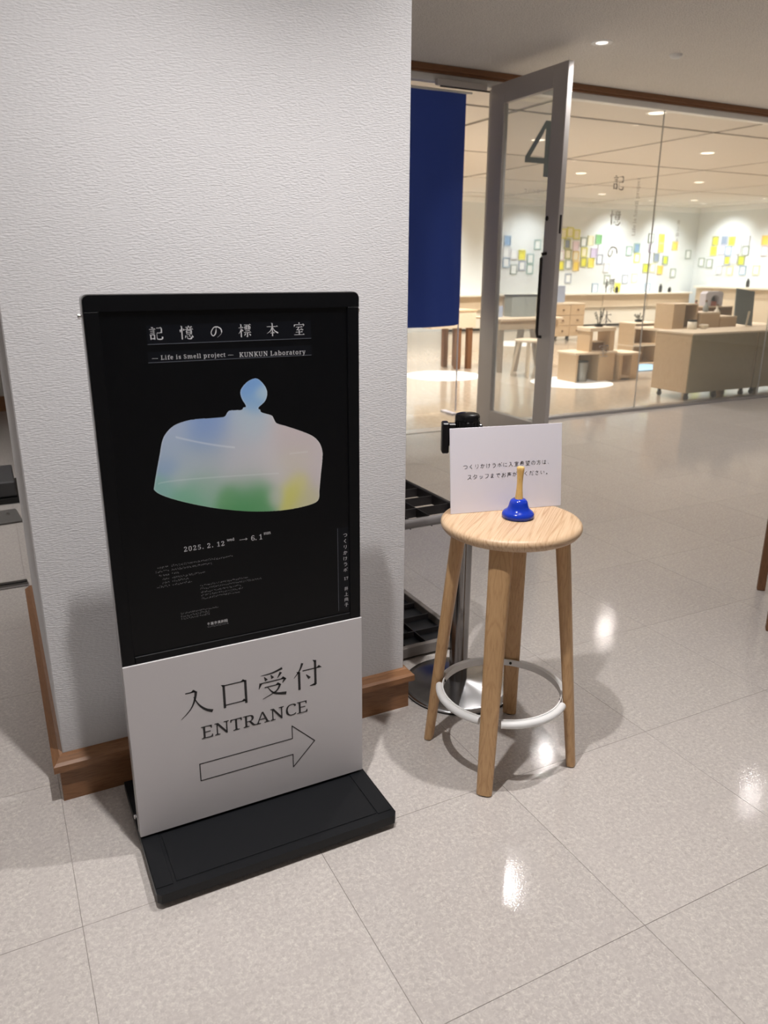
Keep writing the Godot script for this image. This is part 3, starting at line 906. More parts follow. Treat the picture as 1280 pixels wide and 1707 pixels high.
# ------------------------------------------------------------------ stool, card and bell
func stool_and_bell() -> void:
	var C := Vector3(1.313, 0, -1.747)
	var t := thing("bar_stool", "tall round wooden bar stool with white foot ring holding the bell", "stool", C)
	var R := 0.207
	lathe_part("seat", [Vector2(0, 0.755), Vector2(0.17, 0.756), Vector2(0.188, 0.759), Vector2(0.199, 0.765), Vector2(0.2055, 0.774), Vector2(R, 0.781), Vector2(0.2055, 0.788), Vector2(0.201, 0.7935), Vector2(0.193, 0.7962), Vector2(0.183, 0.797), Vector2(0, 0.797)], M.ash_seat, t, Vector3.ZERO, 64).rotation.y = -0.834
	for s in [[-1, 1], [1, 1], [-1, -1], [1, -1]]:
		var rad := Vector3(s[0], 0, s[1]).normalized()
		var tan := Vector3(-rad.z, 0, rad.x)
		var rings := []
		for k in 9:
			var f := k / 8.0
			var y := lerpf(0.004, 0.76, f)
			var dist := lerpf(0.232, 0.152, f)
			var wt := lerpf(0.0235, 0.034, f)
			var wr := lerpf(0.0145, 0.0215, f)
			var ring := []
			for a in 20:
				var th := TAU * a / 20.0
				var cx := signf(cos(th)) * pow(absf(cos(th)), 0.72)
				var cz := signf(sin(th)) * pow(absf(sin(th)), 0.72)
				ring.append(rad * (dist + cx * wr) + tan * cz * wt + Vector3.UP * y)
			rings.append(ring)
		var st := begin()
		loft(st, rings)
		var leg := put("leg", st, M.ash_leg, t)
		st = begin()
		lathe(st, [Vector2(0, 0), Vector2(0.013, 0), Vector2(0.013, 0.005), Vector2(0, 0.005)], 16, Transform3D(Basis(), rad * 0.232))
		put("glide", st, M.rubber, leg)
		# bolt that holds the ring
		var tr := Transform3D(Basis(tan, -PI / 2) , rad * 0.1838 + Vector3.UP * 0.222)
		tr.basis = Basis(tan, -rad, tan.cross(-rad))
		st = begin()
		lathe(st, [Vector2(0, 0.0035), Vector2(0.0045, 0.003), Vector2(0.0045, 0)], 12, tr)
		put("bolt", st, M.rubber, leg)
	# ring: flat band all round, rounded tubes between the legs
	var st2 := begin()
	var rg := []
	for k in 64:
		var a := TAU * k / 64.0
		var d := Vector3(cos(a), 0, sin(a))
		rg.append([d * 0.184 + Vector3.UP * 0.211, d * 0.188 + Vector3.UP * 0.211, d * 0.188 + Vector3.UP * 0.233, d * 0.184 + Vector3.UP * 0.233])
	st2.set_smooth_group(-1)
	for k in 64:
		var a: Array = rg[k]
		var b: Array = rg[(k + 1) % 64]
		var mid := Vector3.ZERO
		for p in a:
			mid += p * 0.125
		for p in b:
			mid += p * 0.125
		for j in 4:
			var i := (j + 1) % 4
			face(st2, [a[j], a[i], b[i], b[j]], (a[j] + a[i] + b[i] + b[j]) * 0.25 - mid)
	var band := put("foot_ring", st2, M.ring_white, t)
	for q in 4:
		var path := []
		for k in 21:
			var a := PI / 2 * q - PI / 4 + deg_to_rad(9.5) + (PI / 2 - deg_to_rad(19.0)) * k / 20.0
			path.append(Vector3(cos(a) * 0.196, 0.222, sin(a) * 0.196))
		st2 = begin()
		tube(st2, path, 0.0115, 14)
		put("ring_cover", st2, M.ring_white, band)
	# notice card leaning on its fold-out strut
	var ang := -atan2(0.073, 0.354)
	var card := thing("notice_card", "white notice card with two lines of black text standing on the stool", "card", Vector3(1.347, 0.797, -1.816), ang)
	var lean := Transform3D(Basis(Vector3.RIGHT, -0.12), Vector3.ZERO)
	var st3 := begin()
	bx(st3, Vector3(-0.181, 0.0, -0.004), Vector3(0.181, 0.255, 0.0), 0.0006, lean.translated(Vector3(0, 0.0006, 0)))
	put("board", st3, M.white_card, card)
	st3 = begin()
	bx(st3, Vector3(-0.03, 0.0, -0.002), Vector3(0.03, 0.16, 0.0), 0.0006, Transform3D(Basis(Vector3.RIGHT, 0.28), Vector3(0, 0.0006, -0.0625)))
	put("strut", st3, M.white_card, card)
	var TC := lean.translated(Vector3(0, 0.0006, 0)) * Transform3D(Basis(), Vector3(-0.181, 0, 0.0005))
	write(card, "つくりかけラボに入室希望の方は、", 0.047, 0.139, 0.0150, 0.0183, 0.085, M.black_print, TC)
	write(card, "スタッフまでお声がけください。", 0.060, 0.108, 0.0150, 0.0183, 0.085, M.black_print, TC)
	# hand bell
	var bell := thing("hand_bell", "small blue hand bell with a turned wooden handle on the stool", "bell", Vector3(1.333, 0.797, -1.742))
	lathe_part("bell_cup", [Vector2(0.0, 0.012), Vector2(0.034, 0.006), Vector2(0.041, 0.0), Vector2(0.0455, 0.003), Vector2(0.0475, 0.009), Vector2(0.0465, 0.015), Vector2(0.042, 0.0205), Vector2(0.036, 0.0245), Vector2(0.0315, 0.030), Vector2(0.0285, 0.038), Vector2(0.0265, 0.047), Vector2(0.0235, 0.0535), Vector2(0.018, 0.0575), Vector2(0.0, 0.059)], M.bell_blue, bell, Vector3.ZERO, 48)
	lathe_part("handle", [Vector2(0.0118, 0.056), Vector2(0.0112, 0.064), Vector2(0.0092, 0.085), Vector2(0.0084, 0.105), Vector2(0.0092, 0.128), Vector2(0.0112, 0.146), Vector2(0.0116, 0.150), Vector2(0.0100, 0.1535), Vector2(0.0, 0.1545)], M.maple_handle, bell, Vector3.ZERO, 24)

# ------------------------------------------------------------------ barrier post and umbrella rack
func barrier_and_rack() -> void:
	var t := thing("barrier_post", "polished steel belt barrier post with black head behind the stool", "barrier post", Vector3(1.411, 0, -2.149))
	lathe_part("base_plate", [Vector2(0, 0.0), Vector2(0.197, 0.0), Vector2(0.2035, 0.004), Vector2(0.2035, 0.010), Vector2(0.2, 0.0135), Vector2(0.18, 0.0165), Vector2(0.12, 0.0235), Vector2(0.06, 0.030), Vector2(0.036, 0.0345), Vector2(0, 0.035)], M.steel, t, Vector3.ZERO, 64)
	lathe_part("base_rim", [Vector2(0.2038, 0.0), Vector2(0.2042, 0.0055), Vector2(0.2036, 0.0058)], M.rubber, t, Vector3.ZERO, 64)
	lathe_part("tube", [Vector2(0.034, 0.033), Vector2(0.034, 0.93)], M.tube_steel, t, Vector3.ZERO, 40)
	var h := lathe_part("head", [Vector2(0, 0.915), Vector2(0.034, 0.915), Vector2(0.036, 0.93), Vector2(0.0395, 0.932), Vector2(0.0395, 1.010), Vector2(0.0415, 1.012), Vector2(0.0415, 1.024), Vector2(0.038, 1.031), Vector2(0.030, 1.034), Vector2(0, 1.0345)], M.gloss_black, t, Vector3.ZERO, 40)
	for k in 18:
		var a := TAU * k / 18.0
		var st := begin()
		bx(st, Vector3(0.0385, 0.936, -0.0035), Vector3(0.0418, 1.008, 0.0035), 0.001, Transform3D(Basis(Vector3.UP, a), Vector3.ZERO))
		put("rib", st, M.gloss_black, h)
	for q in [[Vector3(-0.072, 0.925, -0.014), Vector3(-0.038, 1.0, 0.014), 0.45], [Vector3(0.038, 0.94, -0.012), Vector3(0.05, 0.998, 0.012), 0.45]]:
		var st := begin()
		bx(st, q[0], q[1], 0.003, Transform3D(Basis(Vector3.UP, -q[2]), Vector3.ZERO))
		put("belt_slot", st, M.gloss_black, t)
	var stc := begin()
	bx(stc, Vector3(-0.086, 0.9, -0.024), Vector3(-0.062, 1.004, 0.024), 0.004, Transform3D(Basis(Vector3.UP, -0.45), Vector3.ZERO))
	put("belt_clip", stc, M.gloss_black, t)
	# umbrella rack: steel tube ends, dark lattice, tray below
	var r := thing("umbrella_rack", "dark metal umbrella rack with square lattice top and black drip tray", "umbrella rack", Vector3(1.4, 0, -2.73))
	var hx := 0.195
	var hz := 0.315
	var top := 0.592
	for s in [-1, 1]:
		var st := begin()
		tube(st, [Vector3(-hx, top - 0.02, s * hz), Vector3(hx, top - 0.02, s * hz)], 0.019, 16)
		put("end_tube", st, M.grey_tube, r)
		box_part("side_rail", Vector3(s * hx - 0.009, top - 0.045, -hz), Vector3(s * hx + 0.009, top, hz), M.dark_grid, r, 0.003)
		for z in [-1, 1]:
			st = begin()
			tube(st, [Vector3(s * (hx - 0.003), 0.03, z * hz), Vector3(s * (hx - 0.003), top - 0.02, z * hz)], 0.014, 14)
			put("post", st, M.grey_tube, r)
	for k in 4:
		var z := -hz + 2.0 * hz * (k + 1) / 5.0
		box_part("cross_divider", Vector3(-hx, top - 0.044, z - 0.002), Vector3(hx, top - 0.006, z + 0.002), M.dark_grid, r, 0.0008)
	for x in [-0.052, 0.042]:
		box_part("long_divider", Vector3(x - 0.002, top - 0.044, -hz), Vector3(x + 0.002, top - 0.006, hz), M.dark_grid, r, 0.0008)
	var tray := box_part("drip_tray", Vector3(-hx + 0.01, 0.012, -hz + 0.01), Vector3(hx - 0.01, 0.022, hz - 0.01), M.tray_black, r, 0.002)
	for s in [-1, 1]:
		box_part("tray_rim", Vector3(s * hx - 0.012, 0.012, -hz - 0.012), Vector3(s * hx + 0.012, 0.055, hz + 0.012), M.tray_frame, tray, 0.002)
		box_part("tray_rim", Vector3(-hx + 0.012, 0.012, s * hz - 0.012), Vector3(hx - 0.012, 0.055, s * hz + 0.012), M.tray_frame, tray, 0.002)
	for k in 4:
		var z := -hz + 2.0 * hz * (k + 1) / 5.0
		box_part("tray_divider", Vector3(-hx + 0.012, 0.022, z - 0.002), Vector3(hx - 0.012, 0.046, z + 0.002), M.dark_grid, tray, 0.0008)
	for x in [-0.052, 0.042]:
		box_part("tray_divider", Vector3(x - 0.002, 0.022, -hz + 0.012), Vector3(x + 0.002, 0.046, hz - 0.012), M.dark_grid, tray, 0.0008)
	for s in [-1, 1]:
		for z in [-1, 1]:
			lathe_part("foot", [Vector2(0, 0), Vector2(0.014, 0), Vector2(0.014, 0.0125), Vector2(0, 0.0125)], M.rubber, r, Vector3(s * (hx - 0.02), 0, z * (hz - 0.02)), 12)
	# wooden chair at the right edge, mostly out of the picture
	var c := thing("wooden_chair", "brown wooden chair whose legs just enter at the right edge", "chair", Vector3(3.2, 0, -1.94), -0.831)
	box_part("seat", Vector3(-0.235, 0.42, -0.255), Vector3(0.235, 0.445, 0.255), M.brown_wood, c, 0.006)
	for s in [[-1, -1], [1, -1], [-1, 1], [1, 1]]:
		box_part("leg", Vector3(s[0] * 0.215 - 0.018, 0.0, s[1] * 0.237 - 0.018), Vector3(s[0] * 0.215 + 0.018, 0.42, s[1] * 0.237 + 0.018), M.brown_wood, c, 0.003)
	for s in [-1, 1]:
		box_part("back_post", Vector3(0.2, 0.445, 0.22 * s - 0.016), Vector3(0.23, 0.82, 0.22 * s + 0.016), M.brown_wood, c, 0.004)
	box_part("backrest", Vector3(0.185, 0.66, -0.25), Vector3(0.2, 0.82, 0.25), M.brown_wood, c, 0.004)

func left_bay() -> void:
	var t := thing("low_plinth", "low dark grey box plinth behind the left edge of the wall", "plinth", Vector3(-0.33, 0, -5.7))
	box_part("body", Vector3(-0.4, 0.04, -0.25), Vector3(0.385, 0.145, 0.25), M.plinth_grey, t, 0.008)
	box_part("kick_base", Vector3(-0.42, 0.0, -0.27), Vector3(0.405, 0.04, 0.275), M.gloss_black, t, 0.004)
	var p := thing("foot_plate", "grey steel foot plate bolted to the floor left of the wall", "plate", Vector3(-0.35, 0, -5.08), 0.1)
	box_part("plate", Vector3(-0.4, 0.0, -0.14), Vector3(0.4, 0.014, 0.14), M.plate_grey, p, 0.004)
	lathe_part("bolt", [Vector2(0.012, 0.014), Vector2(0.012, 0.02), Vector2(0.007, 0.024), Vector2(0, 0.0245)], M.chrome, p, Vector3(0.34, 0, -0.02), 12)
	var r := thing("floor_rail", "shiny metal rail lying across the floor left of the wall", "rail", Vector3(-0.9, 0, -3.93))
	var st := begin()
	bx(st, Vector3(-0.95, 0.0, -0.035), Vector3(0.93, 0.012, 0.035), 0.003)
	put("track", st, M.steel, r)
	box_part("groove_insert", Vector3(-0.95, 0.0121, -0.006), Vector3(0.93, 0.0128, 0.006), M.black_frame, r, 0.0002)

# ------------------------------------------------------------------ glazing, door, banner
func entrance() -> void:
	var Z := -6.28
	# glazing frame
	struct(box_part("trim_5", Vector3(3.05, 2.985, Z - 0.06), Vector3(14.0, 3.04, Z + 0.03), M.white_paint, self, 0.003))
	struct(box_part("trim_6", Vector3(4.27, 0.0, Z - 0.045), Vector3(14.0, 0.03, Z + 0.045), M.aluminium, self, 0.003))
	struct(box_part("trim_7", Vector3(3.11, 0.0, Z + 0.0), Vector3(4.255, 0.004, Z + 0.06), M.aluminium, self, 0.001))
	var w := Node3D.new()
	w.name = "window_1"
	add_child(w)
	struct(w)
	var xs := [4.33, 6.305, 8.3, 10.3, 12.2, 13.98]
	for i in xs.size() - 1:
		box_part("pane", Vector3(xs[i] + 0.004, 0.03, Z - 0.006), Vector3(xs[i + 1] - 0.004, 2.985, Z + 0.006), M.glass, w, 0.0)
		if i > 0:
			box_part("joint", Vector3(xs[i] - 0.003, 0.03, Z - 0.006), Vector3(xs[i] + 0.003, 2.985, Z + 0.006), M.glass_print, w, 0.0)
	# door frame posts
	struct(box_part("door_2", Vector3(4.255, 0.0, Z - 0.05), Vector3(4.33, 2.985, Z + 0.05), M.door_aluminium, self, 0.003))
	struct(box_part("door_3", Vector3(3.05, 0.0, Z - 0.05), Vector3(3.11, 2.985, Z + 0.05), M.door_aluminium, self, 0.003))
	# lettering on the panes
	var TG := Transform3D(Basis(), Vector3(0, 0, Z + 0.0075))
	var big := latin(w, "4", "Droid Sans", 4.635, 4.985, 2.545, 0.475, M.number_print, TG)
	big.name = "numeral"
	write(w, "つくりかけラボ", 4.66, 2.18, 0.042, 0.05, 0.1, M.glass_print, TG)
	write(w, "記憶の標本室", 5.785, 2.30, 0.145, 0.325, 0.085, M.glass_print, TG, true, true)
	latin(w, "Life is Smell project", "Droid Serif", -0.55, 0.0, 0.0, 0.0, M.glass_print, Transform3D(Basis(Vector3(0, 0, 1), PI / 2), Vector3(6.05, 2.36, Z + 0.0075)))
	write(w, "井上尚子", 6.66, 1.96, 0.05, 0.062, 0.1, M.glass_print, TG, false, true)
	# header underside fittings: closer arm
	var cl := thing("door_closer", "grey overhead door closer above the blue cloth banner", "door closer", Vector3(3.95, 2.97, Z + 0.055))
	box_part("body", Vector3(-0.3, -0.02, -0.02), Vector3(0.2, 0.03, 0.02), M.door_aluminium, cl, 0.004)
	box_part("arm", Vector3(-0.26, -0.03, -0.008), Vector3(0.24, -0.02, 0.008), M.dark_handle, cl, 0.002)
	# the open door leaf
	var d := Node3D.new()
	d.name = "door_1"
	add_child(d)
	struct(d)
	d.position = Vector3(4.2, 0.0, -6.22)
	var Wd := 1.02
	var H := 2.99
	box_part("stile", Vector3(0, 0.012, 0.0), Vector3(0.05, H, 0.2), M.door_aluminium, d, 0.003)
	box_part("stile", Vector3(0, 0.012, Wd - 0.17), Vector3(0.05, H, Wd), M.door_aluminium, d, 0.003)
	box_part("rail", Vector3(0, 2.83, 0.2), Vector3(0.05, H, Wd - 0.17), M.door_aluminium, d, 0.002)
	box_part("rail", Vector3(0, 0.012, 0.2), Vector3(0.05, 0.2, Wd - 0.17), M.door_aluminium, d, 0.002)
	box_part("pane", Vector3(0.021, 0.2, 0.2), Vector3(0.029, 2.83, Wd - 0.17), M.door_glass, d, 0.0)
	for s in [0.0, 1.0]:
		var x := -0.045 if s < 0.5 else 0.095
		var x2 := 0.002 if s < 0.5 else 0.048
		var st := begin()
		var z := Wd - 0.125
		tube(st, [Vector3(x2, 1.61, z), Vector3(x * 0.8, 1.605, z), Vector3(x, 1.57, z), Vector3(x, 0.98, z), Vector3(x * 0.8, 0.945, z), Vector3(x2, 0.94, z)], 0.013, 12)
		put("handle", st, M.dark_handle, d)
	lathe_part("lock", [Vector2(0.02, 0), Vector2(0.02, 0.004), Vector2(0.012, 0.008), Vector2(0, 0.008)], M.dark_handle, d, Vector3.ZERO, 16, Transform3D(Basis(Vector3(0, 0, 1), PI / 2), Vector3(0, 1.88, Wd - 0.14)))
	box_part("latch_plate", Vector3(0.015, 1.76, Wd - 0.001), Vector3(0.035, 1.9, Wd + 0.001), M.dark_handle, d, 0.0005)
	# indigo banner in the doorway
	var b := thing("cloth_banner", "deep blue cloth banner hanging in the open glass doorway", "banner", Vector3(3.6, 0.955, -6.42))
	var nx := 40
	var ny := 36
	var P := func(i: int, j: int, back: float) -> Vector3:
		var u := float(i) / nx
		var v := float(j) / ny
		var x := lerpf(-0.46, 0.475, u)
		var low := 1.0 - v
		x -= 0.022 * pow(u, 3) * pow(low, 2.0) + 0.03 * pow(u, 10) * pow(low, 7)
		var y := v * 2.0 + 0.03 * pow(u, 4) * low
		var z := 0.02 * sin(u * 9.0 + 0.6) * (0.25 + low * 0.75) + 0.012 * sin(u * 23.0 + v * 1.5) * low + 0.09 * pow(low, 3) * pow(u, 3)
		return Vector3(x, y, z - back)
	var st := begin()
	st.set_smooth_group(1)
	for i in nx:
		for j in ny:
			face(st, [P.call(i, j, 0.0), P.call(i + 1, j, 0.0), P.call(i + 1, j + 1, 0.0), P.call(i, j + 1, 0.0)], Vector3.BACK)
	st.set_smooth_group(2)
	for i in nx:
		for j in ny:
			face(st, [P.call(i, j, 0.003), P.call(i + 1, j, 0.003), P.call(i + 1, j + 1, 0.003), P.call(i, j + 1, 0.003)], Vector3.FORWARD)
	st.set_smooth_group(-1)
	for i in nx:
		face(st, [P.call(i, 0, 0.0), P.call(i + 1, 0, 0.0), P.call(i + 1, 0, 0.003), P.call(i, 0, 0.003)], Vector3.DOWN)
	for j in ny:
		face(st, [P.call(nx, j, 0.0), P.call(nx, j + 1, 0.0), P.call(nx, j + 1, 0.003), P.call(nx, j, 0.003)], Vector3.RIGHT)
	put("cloth", st, M.indigo_cloth, b)
	st = begin()
	tube(st, [Vector3(-0.5, 2.006, 0), Vector3(0.53, 2.006, 0)], 0.011, 12)
	put("rod", st, M.white_paint, b)
	# clear screen standing behind the banner
	var sc := thing("clear_screen", "clear acrylic screen standing behind the blue banner", "screen", Vector3(4.0, 0, -7.0))
	box_part("sheet", Vector3(-0.5, 0.02, -0.004), Vector3(0.43, 1.6, 0.004), M.glass, sc, 0.0)
	box_part("edge_strip", Vector3(0.43, 0.02, -0.006), Vector3(0.442, 1.6, 0.006), M.white_card, sc, 0.001)
	for x in [-0.4, 0.35]:
		box_part("foot", Vector3(x - 0.03, 0.0, -0.12), Vector3(x + 0.03, 0.02, 0.12), M.white_card, sc, 0.003)
	# smoke detector beside the downlight
	var sd := thing("smoke_detector", "small flat white detector disc on the lobby ceiling", "detector", Vector3(5.15, 3.1, -5.07))
	lathe_part("body", [Vector2(0, -0.028), Vector2(0.03, -0.026), Vector2(0.045, -0.014), Vector2(0.05, 0.0)], M.white_paint, sd, Vector3.ZERO, 24)

# ------------------------------------------------------------------ exhibition room
func caster(parent: Node, x: float, z: float) -> void:
	var st := begin()
	lathe(st, [Vector2(0, -0.012), Vector2(0.03, -0.012), Vector2(0.033, 0), Vector2(0.03, 0.012), Vector2(0, 0.012)], 14, Transform3D(Basis(Vector3(0, 0, 1), PI / 2), Vector3(x, 0.033, z)))
	var c := put("caster", st, M.caster, parent)
	box_part("fork", Vector3(x - 0.018, 0.05, z - 0.014), Vector3(x + 0.018, 0.095, z + 0.014), M.caster, c, 0.002)

# open crate: five boards, open towards +z
func crate(parent: Node, lo: Vector3, hi: Vector3, m: Material, th := 0.018) -> void:
	box_part("top_board", Vector3(lo.x, hi.y - th, lo.z), hi, M.oak_top, parent, 0.002)
	box_part("bottom_board", lo, Vector3(hi.x, lo.y + th, hi.z), m, parent, 0.002)
	for s in [0, 1]:
		var x := lo.x if s == 0 else hi.x - th
		box_part("side_board", Vector3(x, lo.y + th, lo.z), Vector3(x + th, hi.y - th, hi.z), m, parent, 0.002)
	box_part("back_board", Vector3(lo.x + th, lo.y + th, lo.z), Vector3(hi.x - th, hi.y - th, lo.z + th), m, parent, 0.001)

func plant(label: String, at: Vector3, h: float, sd: int) -> void:
	var t := thing("potted_twigs", label, "plant", at)
	lathe_part("pot", [Vector2(0, 0), Vector2(0.05, 0), Vector2(0.065, 0.012), Vector2(0.06, 0.04), Vector2(0.05, 0.04), Vector2(0, 0.035)], M.gloss_black, t, Vector3.ZERO, 18)
	var rng := RandomNumberGenerator.new()
	rng.seed = sd
	for k in 7:
		var a := rng.randf() * TAU
		var p := Vector3(cos(a) * 0.02, 0.036, sin(a) * 0.02)
		var e := p + Vector3(cos(a) * rng.randf_range(0.02, 0.09), h * rng.randf_range(0.55, 1.0), sin(a) * rng.randf_range(0.02, 0.09))
		var st := begin()
		tube(st, [p, p.lerp(e, 0.5) + Vector3(rng.randf_range(-0.02, 0.02), 0, 0), e], 0.004, 5)
		var tw := put("twig", st, M.twig, t)
		st = begin()
		for j in 3:
			var c := p.lerp(e, 0.5 + 0.22 * j)
			lathe(st, [Vector2(0, -0.012), Vector2(0.009, 0), Vector2(0, 0.012)], 6, Transform3D(Basis(), c))
		var bud := put("buds", st, M.twig, tw)
		bud.set_meta("kind", "stuff")

func room_furniture() -> void:
	# rolling counters right behind the glazing
	for k in 2:
		var t := thing("rolling_counter", ["pale oak rolling counter standing right behind the glass, end facing left", "second oak rolling counter at the right edge behind the glass"][k], "counter", Vector3(7.27 + 1.13 * k, 0, -7.0))
		var w := 1.1 if k == 0 else 1.4
		box_part("carcass", Vector3(0, 0.095, 0), Vector3(w, 0.765, 0.545), M.oak, t, 0.003)
		box_part("front_panel", Vector3(0, 0.095, 0.5455), Vector3(w, 0.765, 0.56), M.oak_shaded, t, 0.002)  # same oak as the carcass, with shade painted into this face
		box_part("worktop", Vector3(-0.004, 0.765, -0.004), Vector3(w + 0.004, 0.787, 0.564), M.oak_top, t, 0.003)
		for x in [0.08, w * 0.5, w - 0.08]:
			for z in [0.07, 0.49]:
				caster(t, x, z)
	# display table behind the counters, carrying boxes
	var dt := thing("display_table", "long oak display table behind the rolling counters", "table", Vector3(7.64, 0, -7.75))
	box_part("tabletop", Vector3(0, 0.735, 0), Vector3(2.28, 0.765, 0.68), M.oak_top, dt, 0.003)
	for x in [1.0, 2.15]:
		for z in [0.06, 0.62]:
			box_part("leg", Vector3(x - 0.025, 0, z - 0.025), Vector3(x + 0.025, 0.735, z + 0.025), M.oak, dt, 0.002)
	var b1 := thing("display_box", "largest oak display box with one open bay, behind the counter", "box", Vector3(7.68, 0.765, -7.45))
	box_part("closed_bay", Vector3(0, 0, 0), Vector3(0.2, 0.31, 0.3), M.oak, b1, 0.003)
	box_part("open_bay_back", Vector3(0.2, 0, 0), Vector3(0.42, 0.292, 0.02), M.oak, b1, 0.002)
	box_part("open_bay_side", Vector3(0.402, 0, 0.02), Vector3(0.42, 0.292, 0.3), M.oak, b1, 0.002)
	box_part("open_bay_floor", Vector3(0.2, 0, 0.02), Vector3(0.402, 0.018, 0.3), M.oak, b1, 0.002)
	box_part("lid", Vector3(0.2, 0.292, 0), Vector3(0.42, 0.31, 0.3), M.oak_top, b1, 0.002)
	var jar := thing("storage_jar", "glass jar with a black lid on the pale counter", "jar", Vector3(7.77, 0.787, -6.92))
	lathe_part("glass_body", [Vector2(0, 0), Vector2(0.05, 0), Vector2(0.056, 0.008), Vector2(0.056, 0.085), Vector2(0.05, 0.092), Vector2(0, 0.092)], M.cream, jar, Vector3.ZERO, 20)
	lathe_part("lid", [Vector2(0.054, 0.092), Vector2(0.054, 0.112), Vector2(0, 0.113)], M.gloss_black, jar, Vector3.ZERO, 20)
	var bowl := thing("small_bowl", "small cream bowl beside the jar on the counter", "bowl", Vector3(7.95, 0.787, -6.9))
	lathe_part("bowl", [Vector2(0, 0), Vector2(0.03, 0), Vector2(0.055, 0.03), Vector2(0.06, 0.05), Vector2(0.054, 0.05), Vector2(0.03, 0.012), Vector2(0, 0.01)], M.cream, bowl, Vector3.ZERO, 20)
	for q in [[8.14, 0.34, 0.2, "middle-sized oak box beside the largest display box"], [8.5, 0.3, 0.145, "small low oak box left of the leaning grey board"]]:
		var bq := thing("wooden_box", q[3], "box", Vector3(q[0], 0.765, -7.42))
		box_part("body", Vector3(0, 0, 0), Vector3(q[1], q[2] - 0.02, 0.3), M.oak, bq, 0.003)
		box_part("lid", Vector3(-0.002, q[2] - 0.02, -0.002), Vector3(q[1] + 0.002, q[2], 0.302), M.oak_top, bq, 0.003)
	var lb := thing("leaning_board", "grey board leaning on the display table behind the counter", "board", Vector3(9.02, 0.765, -7.2))
	var st := begin()
	var lt := Transform3D(Basis(Vector3(0, 0, 1), -0.12) * Basis(Vector3(1, 0, 0), -0.15), Vector3(0, 0.023, 0))
	bx(st, Vector3(-0.18, 0, -0.008), Vector3(0.18, 0.45, 0.008), 0.002, lt)
	put("panel", st, M.board_grey, lb)
	st = begin()
	bx(st, Vector3(-0.015, 0, -0.006), Vector3(0.015, 0.2, 0.006), 0.001, Transform3D(Basis(Vector3(1, 0, 0), 0.12), Vector3(0.02, 0.0, 0.04)))
	put("prop", st, M.cream, lb)
	var rs := thing("riser_block", "brown wooden riser carrying the white arched model", "block", Vector3(8.62, 0.765, -7.72))
	box_part("body", Vector3(0, 0, 0), Vector3(0.5, 0.235, 0.25), M.walnut, rs, 0.003)
	box_part("lid", Vector3(-0.005, 0.235, -0.005), Vector3(0.505, 0.25, 0.255), M.oak_top, rs, 0.002)
	var am := thing("arched_model", "small white model with a dark arch among the display boxes", "model", Vector3(8.86, 1.015, -7.6))
	var arch := PackedVector2Array([Vector2(-0.19, 0), Vector2(-0.08, 0)])
	for k in 9:
		var a := PI - PI * k / 8.0
		arch.append(Vector2(cos(a) * 0.08, 0.09 + sin(a) * 0.05))
	for p in [Vector2(0.08, 0), Vector2(0.14, 0), Vector2(0.14, 0.17), Vector2(0.1, 0.19), Vector2(-0.15, 0.19), Vector2(-0.19, 0.16)]:
		arch.append(p)
	st = begin()
	prism(st, arch, 0.1, Transform3D(Basis(), Vector3(0, 0, -0.05)))
	put("shell", st, M.white_card, am)
	box_part("inner_panel", Vector3(-0.08, 0, -0.045), Vector3(0.08, 0.13, -0.035), M.board_grey, am, 0.001)
	box_part("inner_step", Vector3(-0.05, 0, -0.035), Vector3(0.06, 0.06, 0.02), M.pink_clay, am, 0.002)
	for q in [[8.22, 0.965, -7.3, "pink", "slim pink bottle on the middle-sized oak box"], [8.62, 0.91, -7.3, "cream", "slim cream bottle on the small oak box"], [8.36, 0.965, -7.26, "grey", "slim grey bottle on the middle-sized oak box"]]:
		var v := thing("small_bottle", q[4], "bottle", Vector3(q[0], q[1], q[2]))
		lathe_part("body", [Vector2(0, 0), Vector2(0.03, 0), Vector2(0.036, 0.01), Vector2(0.034, 0.06), Vector2(0.014, 0.085), Vector2(0.013, 0.12), Vector2(0, 0.12)], {"pink": M.pink_clay, "cream": M.cream, "grey": M.grey_case}[q[3]], v, Vector3.ZERO, 16)
		lathe_part("stopper", [Vector2(0.012, 0.12), Vector2(0.016, 0.13), Vector2(0.012, 0.145), Vector2(0, 0.147)], M.walnut, v, Vector3.ZERO, 12)
	# low benches with the metal bin and the bridge table
	var n1 := thing("low_bench", "low oak bench with open bay holding the metal bin", "bench", Vector3(7.08, 0.0016, -8.6))
	box_part("seat_board", Vector3(0, 0.37, 0), Vector3(0.74, 0.4, 0.4), M.oak_top, n1, 0.003)
	box_part("end_board", Vector3(0.03, 0, 0.01), Vector3(0.06, 0.37, 0.39), M.oak, n1, 0.002)
	box_part("end_board", Vector3(0.43, 0, 0.01), Vector3(0.71, 0.37, 0.39), M.oak, n1, 0.002)
	box_part("back_board", Vector3(0.06, 0, 0.01), Vector3(0.43, 0.37, 0.03), M.oak, n1, 0.002)
	var bin := thing("waste_bin", "brushed metal waste bin inside the low oak bench", "bin", Vector3(7.29, 0.0016, -8.32))
	lathe_part("body", [Vector2(0, 0), Vector2(0.085, 0), Vector2(0.1, 0.27), Vector2(0.094, 0.27), Vector2(0.08, 0.02), Vector2(0, 0.02)], M.steel_bin, bin, Vector3.ZERO, 24)
	lathe_part("rim", [Vector2(0.1, 0.262), Vector2(0.104, 0.27), Vector2(0.098, 0.276), Vector2(0.093, 0.27)], M.caster, bin, Vector3.ZERO, 24)
	var n2 := thing("low_bench", "low oak bench right of the bin, with a narrow opening", "bench", Vector3(7.84, 0.0016, -8.55))
	box_part("seat_board", Vector3(0, 0.34, 0), Vector3(0.38, 0.37, 0.4), M.oak_top, n2, 0.003)
